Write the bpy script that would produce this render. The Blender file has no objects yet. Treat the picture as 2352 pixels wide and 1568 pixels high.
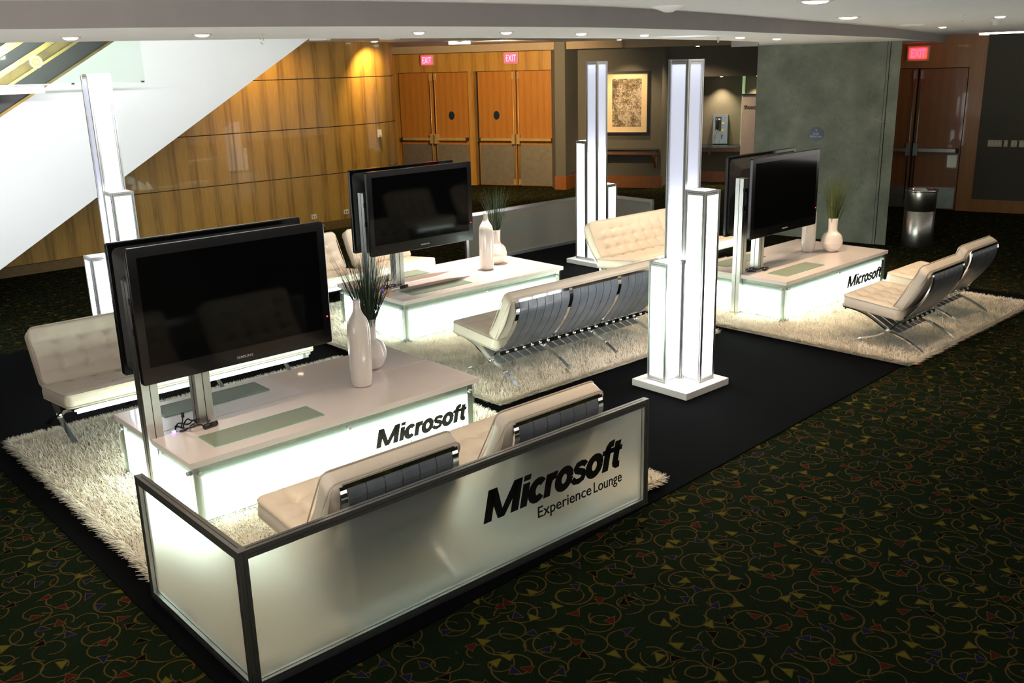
import bpy, bmesh, math, random
import numpy as np
from mathutils import Vector, Matrix
random.seed(7); RNG = np.random.default_rng(7)
SC = bpy.context.scene
COL = SC.collection
PI = math.pi

# ---------------------------------------------------------------- camera
F_PX, ROLL, PITCH, YAW, CZ = 2188.96, -0.0249, 0.2836, 0.8401, 2.5
cyw, syw, cp, sp = math.cos(YAW), math.sin(YAW), math.cos(PITCH), math.sin(PITCH)
D = Vector((cp*cyw, cp*syw, -sp)); R0 = Vector((syw, -cyw, 0)); U0 = R0.cross(D)
R = R0*math.cos(ROLL) + U0*math.sin(ROLL); U = -R0*math.sin(ROLL) + U0*math.cos(ROLL)
cam_d = bpy.data.cameras.new('camera'); cam = bpy.data.objects.new('camera', cam_d); COL.objects.link(cam)
cam.matrix_world = Matrix(((R.x, U.x, -D.x, 0), (R.y, U.y, -D.y, 0), (R.z, U.z, -D.z, CZ), (0, 0, 0, 1)))
cam_d.sensor_width = 36; cam_d.lens = F_PX/2352*36; cam_d.clip_start = 0.05; cam_d.clip_end = 100
SC.camera = cam
# ---------------------------------------------------------------- world, exposure
w = bpy.data.worlds.new('world'); SC.world = w; w.use_nodes = True
# added world light: dim at eye level, bright from below to lift the ceilings
_n = w.node_tree.nodes; _l = w.node_tree.links; _bg = _n['Background']
_tc = _n.new('ShaderNodeTexCoord'); _sx = _n.new('ShaderNodeSeparateXYZ'); _l.new(_tc.outputs['Generated'], _sx.inputs[0])
_mr = _n.new('ShaderNodeMapRange'); _l.new(_sx.outputs[2], _mr.inputs[0])
_mr.inputs[1].default_value = -0.12; _mr.inputs[2].default_value = 0.0; _mr.inputs[3].default_value = 1.0; _mr.inputs[4].default_value = 0.035
_l.new(_mr.outputs[0], _bg.inputs[1]); _bg.inputs[0].default_value = (1, 0.94, 0.87, 1)
SC.view_settings.view_transform = 'Standard'; SC.view_settings.look = 'None'
SC.view_settings.gamma = 1; SC.view_settings.use_curve_mapping = False
SC.view_settings.exposure = 1.8
# strengths of the lamps of the place
E_TABLE, E_TOWER_LOW, E_TOWER_HIGH, E_SPOT = 3.6, 2.2, 0.10, 1.6

# ---------------------------------------------------------------- materials
MATS = {}
class NT:
    def __init__(s, m): s.m = m; s.t = m.node_tree; s.n = s.t.nodes; s.l = s.t.links
    def new(s, typ, **kw):
        nd = s.n.new(typ)
        for k, v in kw.items(): setattr(nd, k, v)
        return nd
    def link(s, a, b): s.l.new(a, b)
    def val(s, nd, i, v):
        if isinstance(v, (int, float, tuple)): nd.inputs[i].default_value = v
        elif v is not None: s.l.new(v, nd.inputs[i])
    def math(s, op, a, b=None, c=None):
        nd = s.new('ShaderNodeMath', operation=op)
        for i, v in enumerate((a, b, c)): s.val(nd, i, v)
        return nd.outputs[0]
    def vmath(s, op, a, b=None):
        nd = s.new('ShaderNodeVectorMath', operation=op)
        for i, v in enumerate((a, b)): s.val(nd, i, v)
        return nd.outputs[1] if op in ('LENGTH', 'DOT_PRODUCT', 'DISTANCE') else nd.outputs[0]
    def mix(s, f, a, b):
        nd = s.new('ShaderNodeMix', data_type='RGBA')
        s.val(nd, 0, f); s.val(nd, 6, a); s.val(nd, 7, b); return nd.outputs[2]
    def ramp(s, f, stops):
        nd = s.new('ShaderNodeValToRGB'); s.val(nd, 0, f)
        e = nd.color_ramp.elements
        while len(e) < len(stops): e.new(0.5)
        for el, (p, c) in zip(e, stops): el.position = p; el.color = (*c, 1)
        return nd.outputs[0]
    def obj(s):
        return s.new('ShaderNodeTexCoord').outputs['Object']
    def noise(s, vec, scale, detail=3, out=0, rough=.55):
        nd = s.new('ShaderNodeTexNoise'); s.val(nd, 0, vec); nd.inputs['Scale'].default_value = scale
        nd.inputs['Detail'].default_value = detail; nd.inputs['Roughness'].default_value = rough; return nd.outputs[out]
    def bump(s, h, strength=.3, dist=.01):
        nd = s.new('ShaderNodeBump'); nd.inputs['Strength'].default_value = strength; nd.inputs['Distance'].default_value = dist
        s.l.new(h, nd.inputs['Height']); s.l.new(nd.outputs[0], s.bs.inputs['Normal'])
def mat(name, col=(.5, .5, .5), rough=.5, metal=0, spec=.5, emit=None, es=0, coat=0, var=0, vscale=8, bump=0, bscale=200):
    m = bpy.data.materials.new(name); m.use_nodes = True; n = NT(m); n.bs = m.node_tree.nodes['Principled BSDF']
    b = n.bs.inputs
    b['Base Color'].default_value = (*col, 1); b['Roughness'].default_value = rough; b['Metallic'].default_value = metal
    b['Specular IOR Level'].default_value = spec; b['Coat Weight'].default_value = coat
    if emit: b['Emission Color'].default_value = (*emit, 1); b['Emission Strength'].default_value = es
    if var:
        f = n.noise(n.obj(), vscale, 4)
        lo = tuple(c*(1-var) for c in col); hi = tuple(min(1, c*(1+var)) for c in col)
        n.link(n.ramp(f, [(.3, lo), (.7, hi)]), b['Base Color'])
    if bump:
        n.bump(n.noise(n.obj(), bscale, 2), bump, .004)
    MATS[name] = m; m['nt'] = 0
    return m, n
mat('laminate', (.82, .745, .73), .22, coat=.3, var=.03, vscale=3)
mat('slab_edge', (.62, .56, .52), .4, var=.03)
mat('tower_base', (.78, .76, .75), .4, var=.03, vscale=4)
mat('aluminium', (.60, .61, .60), .33, 1, var=.06, vscale=20)
mat('groove', (.03, .03, .03), .6, .2)
mat('chrome', (.82, .83, .84), .07, 1, var=.02)
mat('leather', (.80, .70, .58), .42, coat=.05, var=.04, vscale=5, bump=.15, bscale=90)
mat('piping', (.62, .53, .42), .4)
mat('strap', (.12, .135, .155), .35, coat=.15, var=.25, vscale=9)
mat('tv_plastic', (.004, .004, .005), .16, spec=.4, coat=.1, var=.1)
mat('tv_screen', (.002, .0022, .0025), .06, spec=.16, var=.1)
mat('tv_back', (.012, .012, .013), .45, var=.1)
mat('led_red', (.3, 0, 0), .4, emit=(1, .03, .05), es=1.2)
mat('logo_grey', (.45, .45, .46), .4, var=.05)
mat('black_vinyl', (.006, .006, .006), .35, var=.1)
mat('ink_grey', (.02, .025, .022), .5, var=.1)
mat('ceramic', (.86, .79, .75), .12, coat=.5, var=.02)
mat('cable', (.01, .01, .01), .35, var=.1)
mat('usb_purple', (.1, .05, .3), .4, emit=(.35, .2, 1), es=1.5)
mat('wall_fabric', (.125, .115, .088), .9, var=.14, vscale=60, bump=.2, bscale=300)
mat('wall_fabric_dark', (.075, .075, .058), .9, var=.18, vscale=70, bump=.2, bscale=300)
mat('ceiling_white', (.80, .79, .78), .8, var=.02)
mat('fascia_paint', (.21, .195, .188), .8, var=.03)
mat('header_tan', (.33, .25, .155), .8, var=.05)
mat('lining', (.15, .17, .145), .6)
mat('white_paint', (.84, .85, .84), .7, var=.015, vscale=2)
mat('dark_void', (.012, .011, .008), .35, coat=.3, var=.2)
mat('brass', (.62, .45, .12), .22, 1, var=.18, vscale=5)
mat('brass_dull', (.20, .14, .045), .35, 1, var=.3, vscale=6)
mat('bronze_bar', (.60, .42, .17), .35, .35, var=.08)
mat('kick_plate', (.30, .26, .19), .5, .6, var=.12, vscale=10)
mat('steel_plate', (.35, .36, .35), .35, 1, var=.12)
mat('base_wood_dark', (.15, .085, .018), .4, coat=.1, var=.15, vscale=14)
mat('base_wood', (.27, .095, .02), .4, coat=.2, var=.15, vscale=14)
mat('shelf_wood', (.22, .10, .03), .4, var=.15, vscale=14)
mat('stone_black', (.01, .01, .011), .15, coat=.3, var=.2)
mat('switch_plate', (.50, .47, .36), .4, var=.04)
mat('outlet_plate', (.75, .71, .6), .4, var=.03)
mat('frame_black', (.006, .006, .005), .35, var=.1)
mat('mat_board', (.80, .62, .36), .8, var=.03)
mat('navy_sign', (.010, .025, .045), .3, var=.1)
mat('sign_letter', (.45, .5, .5), .5, var=.05)
mat('banner_cloth', (.80, .68, .60), .8, var=.05)
mat('banner_ink', (.10, .085, .08), .8, var=.05)
mat('banner_spot', (.30, .235, .22), .8, var=.1)
mat('phone_steel', (.30, .33, .34), .3, .9, var=.1)
mat('phone_black', (.01, .01, .01), .3, var=.1)
mat('phone_gold', (.85, .6, .15), .3, .8, var=.1)
mat('grass_dark', (.020, .045, .016), .5, var=.4, vscale=40)
mat('grass_light', (.10, .13, .035), .5, var=.4, vscale=40)
mat('black_carpet', (.0022, .0024, .003), 1.0, spec=.04, var=.3, vscale=90, bump=.4, bscale=400)
mat('shag', (.80, .73, .62), .9, spec=.1, var=.10, vscale=7)
mat('green_glass_edge', (.25, .55, .42), .15, spec=.5, var=.05)
mat('sign_red', (.9, .02, .04), .5, emit=(1, .025, .06), es=2.0, var=.03)
mat('sign_face_red', (.9, .05, .1), .5, emit=(1, .04, .075), es=.75, var=.03)
mat('sign_text_pale', (1, .2, .25), .5, emit=(1, .22, .26), es=1.0, var=.03)
mat('sign_case', (.42, .34, .2), .5, var=.05)
mat('sign_case_dark', (.06, .04, .03), .5, var=.05)
mat('lamp_glow', (1, .8, .55), .5, emit=(1, .80, .55), es=6)
mat('lamp_glow_dim', (1, .7, .6), .5, emit=(1, .72, .58), es=2.2)
mat('lamp_trim', (.55, .53, .5), .4, var=.05)
mat('lamp_recess', (.30, .22, .16), .4, var=.05)
mat('strip_glow', (1, .9, .7), .5, emit=(1, .86, .6), es=2.6)
mat('table_light', (1, 1, 1), .5, emit=(.90, 1.0, .94), es=E_TABLE)
mat('tower_light_low', (1, 1, 1), .5, emit=(.95, .98, 1.0), es=E_TOWER_LOW)
mat('niche_glass', (.30, .42, .26), .2, emit=(.5, .7, .35), es=.12)  # glass is no lamp; a faint green glow is put in as emission
mat('sticker_white', (.55, .55, .40), .6, var=.05)
mat('rug_base', (.5, .44, .34), 1, var=.1)

def special():
    # translucent tower panels lit by the tube inside the lower half
    m, n = mat('tower_light_high', (.86, .88, .95), .5)
    tr = n.new('ShaderNodeBsdfTranslucent'); tr.inputs[0].default_value = (.62, .64, .70, 1)
    df = n.new('ShaderNodeBsdfDiffuse'); df.inputs[0].default_value = (.45, .45, .5, 1)
    em = n.new('ShaderNodeEmission'); em.inputs[0].default_value = (.90, .91, 1, 1); em.inputs[1].default_value = E_TOWER_HIGH
    a = n.new('ShaderNodeAddShader'); mx = n.new('ShaderNodeMixShader'); mx.inputs[0].default_value = .4
    n.link(tr.outputs[0], mx.inputs[1]); n.link(df.outputs[0], mx.inputs[2])
    n.link(mx.outputs[0], a.inputs[0]); n.link(em.outputs[0], a.inputs[1])
    n.link(a.outputs[0], n.n['Material Output'].inputs[0])
    # frosted acrylic of the barrier
    m, n = mat('frosted', (.62, .66, .60), .55)
    b = n.bs.inputs; b['Transmission Weight'].default_value = .0; b['Roughness'].default_value = .28
    tr = n.new('ShaderNodeBsdfTranslucent'); tr.inputs[0].default_value = (.82, .86, .80, 1)
    rf = n.new('ShaderNodeBsdfRefraction'); rf.inputs[0].default_value = (.95, .98, .93, 1); rf.inputs['Roughness'].default_value = .85; rf.inputs['IOR'].default_value = 1.2
    mx = n.new('ShaderNodeMixShader'); mx.inputs[0].default_value = .72
    mx2 = n.new('ShaderNodeMixShader'); mx2.inputs[0].default_value = .13
    n.link(tr.outputs[0], mx.inputs[1]); n.link(rf.outputs[0], mx.inputs[2])
    n.link(mx.outputs[0], mx2.inputs[1]); n.link(n.bs.outputs[0], mx2.inputs[2])
    n.link(mx2.outputs[0], n.n['Material Output'].inputs[0])
    # unlit frosted panels of the far barrier share the sheet but read opaque from inside
    # clear acrylic covers and glass
    for nm, tint, glossy, dcol, dmix in (('acrylic', (.93, .97, .94), .05, (.5, .56, .5), .055), ('glass_clear', (.88, .95, .90), .06, (.62, .72, .58), .35),
                                  ('glass_baffle', (.93, .97, .935), .006, (.5, .6, .5), .015)):
        m, n = mat(nm, tint, .05)
        tp = n.new('ShaderNodeBsdfTransparent'); tp.inputs[0].default_value = (*tint, 1)
        gl = n.new('ShaderNodeBsdfGlossy'); gl.inputs['Roughness'].default_value = .3 if nm == 'glass_baffle' else .04
        df = n.new('ShaderNodeBsdfDiffuse'); df.inputs[0].default_value = (*dcol, 1)
        m1 = n.new('ShaderNodeMixShader'); m1.inputs[0].default_value = dmix
        m2 = n.new('ShaderNodeMixShader'); m2.inputs[0].default_value = glossy
        n.link(tp.outputs[0], m1.inputs[1]); n.link(df.outputs[0], m1.inputs[2])
        n.link(m1.outputs[0], m2.inputs[1]); n.link(gl.outputs[0], m2.inputs[2])
        n.link(m2.outputs[0], n.n['Material Output'].inputs[0])
    # brushed steel bin
    m, n = mat('brushed_steel', (.55, .53, .49), .28, 1)
    mp = n.new('ShaderNodeMapping'); mp.inputs['Scale'].default_value = (3, 3, 60); n.link(n.obj(), mp.inputs[0])
    n.link(n.ramp(n.noise(mp.outputs[0], 6, 3), [(.3, (.42, .40, .37)), (.7, (.62, .60, .56))]), n.bs.inputs['Base Color'])
    # concrete
    m, n = mat('concrete', (.2, .22, .2), .8)
    o = n.obj(); a = n.noise(o, 2.2, 8, rough=.65); c = n.noise(o, 60, 4)
    col = n.ramp(a, [(.25, (.10, .115, .085)), (.43, (.165, .18, .14)), (.58, (.215, .23, .18)), (.8, (.31, .33, .26))])
    n.link(n.mix(n.math('MULTIPLY', n.math('GREATER_THAN', n.noise(o, 22, 2), .68), .5), col, (.09, .10, .085, 1)), n.bs.inputs['Base Color'])
    n.bump(c, .25, .006)
    # veneers: vertical figured stripes
    def veneer(nm, c0, c1, c2, period, rough, axis_mix, strength, k1=24):
        m, n = mat(nm, c1, rough, coat=.25)
        sx = n.new('ShaderNodeSeparateXYZ'); n.link(n.obj(), sx.inputs[0])
        h = n.math('ADD', n.math('MULTIPLY', sx.outputs[0], axis_mix[0]), n.math('MULTIPLY', sx.outputs[1], axis_mix[1]))
        cb = n.new('ShaderNodeCombineXYZ'); n.link(h, cb.inputs[0]); n.link(n.math('MULTIPLY', sx.outputs[2], .06), cb.inputs[1])
        fine = n.noise(cb.outputs[0], 55, 5)
        band = n.math('PINGPONG', n.math('DIVIDE', n.math('ADD', h, n.math('MULTIPLY', n.noise(cb.outputs[0], 1.1, 2), .10)), period), .5)
        b1 = n.ramp(band, [(0, (.55, .55, .55)), (.06, (1, 1, 1)), (.16, (.85, .85, .85)), (.24, (.12, .12, .12)), (.5, (0, 0, 0))])
        # dark hair lines inside the bands
        lines = n.ramp(n.noise(cb.outputs[0], 24, 2), [(.42, (1, 1, 1)), (.56, (0, 0, 0))])
        f = n.math('MULTIPLY', b1, n.math('ADD', .45, n.math('MULTIPLY', lines, .55)))
        base = n.ramp(fine, [(.3, c0), (.7, c1)])
        n.link(n.mix(n.math('MULTIPLY', f, strength), base, (*c2, 1)), n.bs.inputs['Base Color'])
    veneer('veneer_curved', (.40, .215, .035), (.52, .29, .055), (.13, .055, .010), .30, .34, (1, .25), .62)
    veneer('veneer_header', (.42, .22, .04), (.52, .28, .06), (.22, .095, .018), .30, .4, (.436, -.9), .6)
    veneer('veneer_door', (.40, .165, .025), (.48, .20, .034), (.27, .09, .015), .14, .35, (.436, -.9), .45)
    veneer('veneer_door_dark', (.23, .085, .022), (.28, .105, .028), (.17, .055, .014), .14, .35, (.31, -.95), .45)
    veneer('veneer_trim', (.30, .13, .03), (.36, .16, .04), (.22, .09, .02), .20, .35, (.31, -.95), .4)
    # picture: blotchy sepia print
    m, n = mat('print', (.3, .2, .1), .6)
    o = n.obj(); a = n.noise(o, 3.6, 10, rough=.72)
    wv = n.new('ShaderNodeTexVoronoi', feature='SMOOTH_F1'); wv.inputs['Scale'].default_value = 11
    n.link(n.vmath('ADD', o, n.noise(o, 9, 3, out=1)), wv.inputs[0])
    f = n.math('MULTIPLY', a, n.math('ADD', .55, wv.outputs[0]))
    n.link(n.ramp(f, [(.26, (.03, .022, .012)), (.38, (.13, .09, .04)), (.47, (.24, .18, .10)), (.60, (.55, .46, .34))]), n.bs.inputs['Base Color'])
    # patterned hotel carpet
    m, n = mat('patterned_carpet', (.01, .02, .01), 1.0, spec=.03)
    o = n.obj()
    def layer(scale, off, rnd):
        mp = n.new('ShaderNodeMapping'); mp.inputs['Scale'].default_value = (scale, scale, 0); mp.inputs['Location'].default_value = (off, off*.7, 0)
        n.link(o, mp.inputs[0])
        v = n.new('ShaderNodeTexVoronoi', voronoi_dimensions='2D', feature='F1'); v.inputs['Scale'].default_value = 1; v.inputs['Randomness'].default_value = rnd
        n.link(mp.outputs[0], v.inputs[0])
        loc = n.vmath('SUBTRACT', mp.outputs[0], v.outputs['Position'])
        s = n.new('ShaderNodeSeparateXYZ'); n.link(loc, s.inputs[0])
        c = n.new('ShaderNodeSeparateColor'); n.link(v.outputs['Color'], c.inputs[0])
        return v.outputs['Distance'], s.outputs[0], s.outputs[1], c.outputs[0], c.outputs[1], c.outputs[2]
    def spiral(scale, off, width):
        d, x, y, r1, r2, r3 = layer(scale, off, .55)
        th = n.math('ARCTAN2', n.math('MULTIPLY', y, n.math('SUBTRACT', n.math('MULTIPLY', n.math('GREATER_THAN', r2, .5), 2), 1)), x)
        t = n.math('FRACT', n.math('ADD', n.math('DIVIDE', th, 2*PI), n.math('ADD', r1, 2)))
        Rr = n.math('ADD', .21, n.math('MULTIPLY', t, .26))
        l1 = n.math('LESS_THAN', n.math('ABSOLUTE', n.math('SUBTRACT', d, Rr)), width*scale)
        return l1
    def tris(scale, off, size):
        d, x, y, r1, r2, r3 = layer(scale, off, .75)
        out = None
        for k in range(3):
            ph = n.math('ADD', n.math('MULTIPLY', r1, 2*PI), k*2*PI/3 + (.25 if k == 1 else 0))
            e = n.math('ADD', n.math('MULTIPLY', x, n.math('COSINE', ph)), n.math('MULTIPLY', y, n.math('SINE', ph)))
            out = e if out is None else n.math('MAXIMUM', out, e)
        inn = n.math('LESS_THAN', out, size*scale*.5); rim = n.math('LESS_THAN', out, size*scale*.5 + .0045*scale)
        return inn, rim, r2
    l = n.math('MAXIMUM', spiral(3.9, 0, .0042), spiral(5.2, 3.3, .0034))
    inn, rim, r2 = tris(6.7, 1.1, .031)
    tri_col = n.new('ShaderNodeValToRGB'); tri_col.color_ramp.interpolation = 'CONSTANT'
    e = tri_col.color_ramp.elements; e.new(.5); e.new(.7)
    for el, (p, c) in zip(e, [(0, (.078, .068, .008)), (.33, (.045, .006, .005)), (.55, (.007, .008, .028)), (.78, (.003, .0012, .0016))]): el.position = p; el.color = (*c, 1)
    n.link(r2, tri_col.inputs[0])
    base = n.ramp(n.noise(o, 130, 3), [(.3, (.003, .0062, .0026)), (.7, (.008, .0135, .005))])
    gold = n.ramp(n.noise(o, 160, 2), [(.3, (.042, .028, .008)), (.7, (.072, .049, .013))])
    c1 = n.mix(l, base, gold); c2 = n.mix(rim, c1, gold); c3 = n.mix(inn, c2, tri_col.outputs[0])
    n.link(c3, n.bs.inputs['Base Color']); n.bump(n.noise(o, 420, 2), .5, .003)
special()

# ---------------------------------------------------------------- geometry helpers
class MB:
    """collects shapes with materials, builds one mesh object"""
    def __init__(s): s.v = []; s.f = []; s.m = []; s.names = []; s.smooth = []
    def mi(s, name):
        if name not in s.names: s.names.append(name)
        return s.names.index(name)
    def add(s, vs, fs, m, smooth=False):
        o = len(s.v); i = s.mi(m)
        s.v += [tuple(v) for v in vs]
        for f in fs: s.f.append(tuple(o+k for k in f)); s.m.append(i); s.smooth.append(smooth)
        return s
    def box(s, lo, hi, m):
        x0, y0, z0 = lo; x1, y1, z1 = hi
        vs = [(x0,y0,z0),(x1,y0,z0),(x1,y1,z0),(x0,y1,z0),(x0,y0,z1),(x1,y0,z1),(x1,y1,z1),(x0,y1,z1)]
        return s.add(vs, [(0,3,2,1),(4,5,6,7),(0,1,5,4),(1,2,6,5),(2,3,7,6),(3,0,4,7)], m)
    def obox(s, P, ex, ey, ez, m):
        P = Vector(P); ex, ey, ez = Vector(ex), Vector(ey), Vector(ez)
        vs = [P, P+ex, P+ex+ey, P+ey, P+ez, P+ex+ez, P+ex+ey+ez, P+ey+ez]
        return s.add(vs, [(0,3,2,1),(4,5,6,7),(0,1,5,4),(1,2,6,5),(2,3,7,6),(3,0,4,7)], m)
    def prism(s, pts, z0, z1, m):
        n = len(pts); vs = [(x, y, z0) for x, y in pts] + [(x, y, z1) for x, y in pts]
        fs = [tuple(range(n))[::-1], tuple(range(n, 2*n))] + [(i, (i+1) % n, n+(i+1) % n, n+i) for i in range(n)]
        return s.add(vs, fs, m)
    def xprism(s, pts, P, a, b, c, m):   # polygon pts in plane (a,b) at P, extruded along c
        P, a, b, c = map(Vector, (P, a, b, c)); n = len(pts)
        base = [P+a*p[0]+b*p[1] for p in pts]; vs = base + [q+c for q in base]
        fs = [tuple(range(n))[::-1], tuple(range(n, 2*n))] + [(i, (i+1) % n, n+(i+1) % n, n+i) for i in range(n)]
        return s.add(vs, fs, m)
    def lathe(s, prof, m, cx=0, cy=0, n=32, smooth=True):
        vs = []; fs = []
        for r, z in prof:
            for k in range(n): a = 2*PI*k/n; vs.append((cx+r*math.cos(a), cy+r*math.sin(a), z))
        for i in range(len(prof)-1):
            for k in range(n): fs.append((i*n+k, i*n+(k+1) % n, (i+1)*n+(k+1) % n, (i+1)*n+k))
        return s.add(vs, fs, m, smooth)
    def disc(s, cx, cy, z, r, m, n=24, up=True):
        vs = [(cx+r*math.cos(2*PI*k/n), cy+r*math.sin(2*PI*k/n), z) for k in range(n)]
        f = tuple(range(n)); return s.add(vs, [f if up else f[::-1]], m)
    def tube(s, pts, r, m, n=8, closed=False):
        P = [Vector(p) for p in pts]; vs = []; fs = []; N = len(P); up = None
        for i in range(N):
            a = P[(i-1) % N] if (i > 0 or closed) else P[i]; b = P[(i+1) % N] if (i < N-1 or closed) else P[i]
            t = (b-a).normalized()
            if up is None: up = Vector((0, 0, 1)) if abs(t.z) < .9 else Vector((1, 0, 0))
            u = t.cross(up).normalized(); vv = u.cross(t).normalized(); up = vv
            for k in range(n): q = 2*PI*k/n; vs.append(P[i] + u*r*math.cos(q) + vv*r*math.sin(q))
        for i in range(N if closed else N-1):
            j = (i+1) % N
            for k in range(n): fs.append((i*n+k, i*n+(k+1) % n, j*n+(k+1) % n, j*n+k))
        if not closed: fs += [tuple(range(n))[::-1], tuple((N-1)*n+k for k in range(n))]
        return s.add(vs, fs, m, True)
    def ribbon(s, yz, x0, x1, t, m):     # flat bar: profile polyline in (y,z), width in x, thickness t
        n = len(yz); L = []; Rr = []
        for i in range(n):
            a = yz[max(i-1, 0)]; b = yz[min(i+1, n-1)]
            d = Vector((b[0]-a[0], b[1]-a[1])).normalized(); nn = Vector((-d.y, d.x))*t/2
            L.append((yz[i][0]+nn.x, yz[i][1]+nn.y)); Rr.append((yz[i][0]-nn.x, yz[i][1]-nn.y))
        vs = []
        for i in range(n): vs += [(x0, *L[i]), (x1, *L[i]), (x1, *Rr[i]), (x0, *Rr[i])]
        fs = [(0, 1, 2, 3), tuple(4*(n-1)+k for k in (3, 2, 1, 0))]
        for i in range(n-1):
            for k in range(4): fs.append((4*i+k, 4*(i+1)+k, 4*(i+1)+(k+1) % 4, 4*i+(k+1) % 4))
        return s.add(vs, fs, m)
    def build(s, name, parent=None, loc=None, rotz=0, bevel=0, normals=True):
        me = bpy.data.meshes.new(name); me.from_pydata(s.v, [], s.f)
        for nm in s.names: me.materials.append(MATS[nm])
        me.polygons.foreach_set('material_index', s.m); me.polygons.foreach_set('use_smooth', s.smooth)
        if normals:
            bm = bmesh.new(); bm.from_mesh(me); bmesh.ops.recalc_face_normals(bm, faces=bm.faces); bm.to_mesh(me); bm.free()
        me.update()
        o = bpy.data.objects.new(name, me); COL.objects.link(o)
        if parent: o.parent = parent
        if loc is not None: o.location = loc
        o.rotation_euler.z = rotz
        if bevel:
            b = o.modifiers.new('bevel', 'BEVEL'); b.width = bevel; b.segments = 2; b.limit_method = 'ANGLE'
        return o
def tag(o, label, cat, group=None, kind=None):
    o['label'] = label; o['category'] = cat
    if group: o['group'] = group
    if kind: o['kind'] = kind
    return o
def thing(name, label, cat, loc=(0, 0, 0), rotz=0, group=None):
    o = bpy.data.objects.new(name, None); COL.objects.link(o); o.empty_display_size = .1
    o.location = loc; o.rotation_euler.z = rotz
    return tag(o, label, cat, group)
def struct(o, kind='structure'):
    o['kind'] = kind; return o
def copy_tree(o, parent=None):
    c = o.copy(); COL.objects.link(c)
    if parent: c.parent = parent
    for ch in list(o.children): copy_tree(ch, c)
    return c
def dup(root, loc, rotz, label, group=None):
    r = copy_tree(root); r.location = loc; r.rotation_euler.z = rotz; r['label'] = label
    if group: r['group'] = group
    return r
def catmull(pts, k=6):
    P = [Vector(p) for p in pts]; P = [P[0]*2-P[1]] + P + [P[-1]*2-P[-2]]; out = []
    for i in range(1, len(P)-2):
        for j in range(k):
            t = j/k; a, b, c, d = P[i-1], P[i], P[i+1], P[i+2]
            out.append(.5*((2*b)+(-a+c)*t+(2*a-5*b+4*c-d)*t*t+(-a+3*b-3*c+d)*t**3))
    out.append(P[-2]); return [tuple(q) for q in out]
def text(name, body, P, ex, ez, w, h, m, parent=None, depth=.003, bold=0.0, shear=0.0, space=1.0):
    """lettering built as a thin solid mesh; P lower left corner, ex / ez unit directions, w x h bounding box"""
    cu = bpy.data.curves.new('t', 'FONT'); cu.body = body; cu.offset = bold; cu.shear = shear; cu.space_character = space
    cu.resolution_u = 4; cu.fill_mode = 'BOTH'; cu.extrude = .5
    o = bpy.data.objects.new('t', cu); COL.objects.link(o)
    dg = bpy.context.evaluated_depsgraph_get(); me = bpy.data.meshes.new_from_object(o.evaluated_get(dg))
    bpy.data.objects.remove(o)
    n = len(me.vertices); a = np.empty(n*3); me.vertices.foreach_get('co', a); a = a.reshape(-1, 3)
    lo, hi = a.min(0), a.max(0); a = (a-lo)/(hi-lo)
    ex, ez = Vector(ex).normalized(), Vector(ez).normalized(); en = ex.cross(ez).normalized()
    q = np.array(P)[None] + a[:, 0:1]*w*np.array(ex)[None] + a[:, 1:2]*h*np.array(ez)[None] + (a[:, 2:3])*depth*np.array(en)[None]
    me.vertices.foreach_set('co', q.ravel()); me.materials.clear(); me.materials.append(MATS[m])
    me.polygons.foreach_set('material_index', [0]*len(me.polygons)); me.update(); me.name = name
    ob = bpy.data.objects.new(name, me); COL.objects.link(ob)
    if parent: ob.parent = parent
    return ob

def glyphs():
    S = .235
    def stroke(pts, w0, w1=None):
        w1 = w1 or w0; w0 *= 1.10; w1 *= 1.10; n = len(pts); L = []; Rr = []
        for i in range(n):
            a = Vector(pts[max(i-1, 0)]); b = Vector(pts[min(i+1, n-1)]); d = (b-a).normalized(); nn = Vector((-d.y, d.x))
            t = i/(n-1); ww = (w0+(w1-w0)*math.sin(PI*t))/2; p = Vector(pts[i]); L.append(p+nn*ww); Rr.append(p-nn*ww)
        return [[L[i], L[i+1], Rr[i+1], Rr[i]] for i in range(n-1)]
    def arc(cx, cy, rx, ry, a0, a1, k=20): return [(cx+rx*math.cos(math.radians(a0+(a1-a0)*i/k)), cy+ry*math.sin(math.radians(a0+(a1-a0)*i/k))) for i in range(k+1)]
    def bar(x0, y0, x1, y1): return [[(x0, y0), (x1, y0), (x1, y1), (x0, y1)]]
    X = .745; G = {}
    G['M'] = (bar(0, 0, .26, 1)+bar(.92, 0, 1.18, 1)+[[(0, 1), (.29, 1), (.70, 0), (.48, 0)]]+[[(.89, 1), (1.18, 1), (.70, 0), (.48, 0)]], 1.30)
    G['i'] = (bar(.02, 0, .26, X)+bar(.02, .83, .26, 1), .29)
    G['c'] = (stroke(arc(.33, .37, .215, .285, 42, 318), .20, .24), .61)
    G['r'] = (bar(.02, 0, .26, X)+stroke([(.14, .40), (.17, .52), (.25, .60), (.34, .635), (.43, .625)], .22), .43)
    G['o'] = (stroke(arc(.34, .37, .225, .285, 0, 360, 28), .225, .225), .66)
    G['s'] = (stroke([(.54, .56), (.46, .64), (.33, .665), (.20, .64), (.145, .55), (.20, .455), (.33, .40), (.45, .345), (.52, .25), (.475, .13), (.34, .075), (.18, .10), (.06, .22)], .16, .19), .61)
    G['f'] = (bar(.10, 0, .34, .80)+stroke([(.22, .72), (.225, .82), (.28, .89), (.36, .905), (.44, .90)], .21)+bar(.0, .58, .44, X), .42)
    G['t'] = (bar(.09, .16, .33, .93)+stroke([(.21, .22), (.225, .12), (.29, .085), (.41, .10)], .20)+bar(.0, .58, .42, X), .44)
    return G
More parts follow.
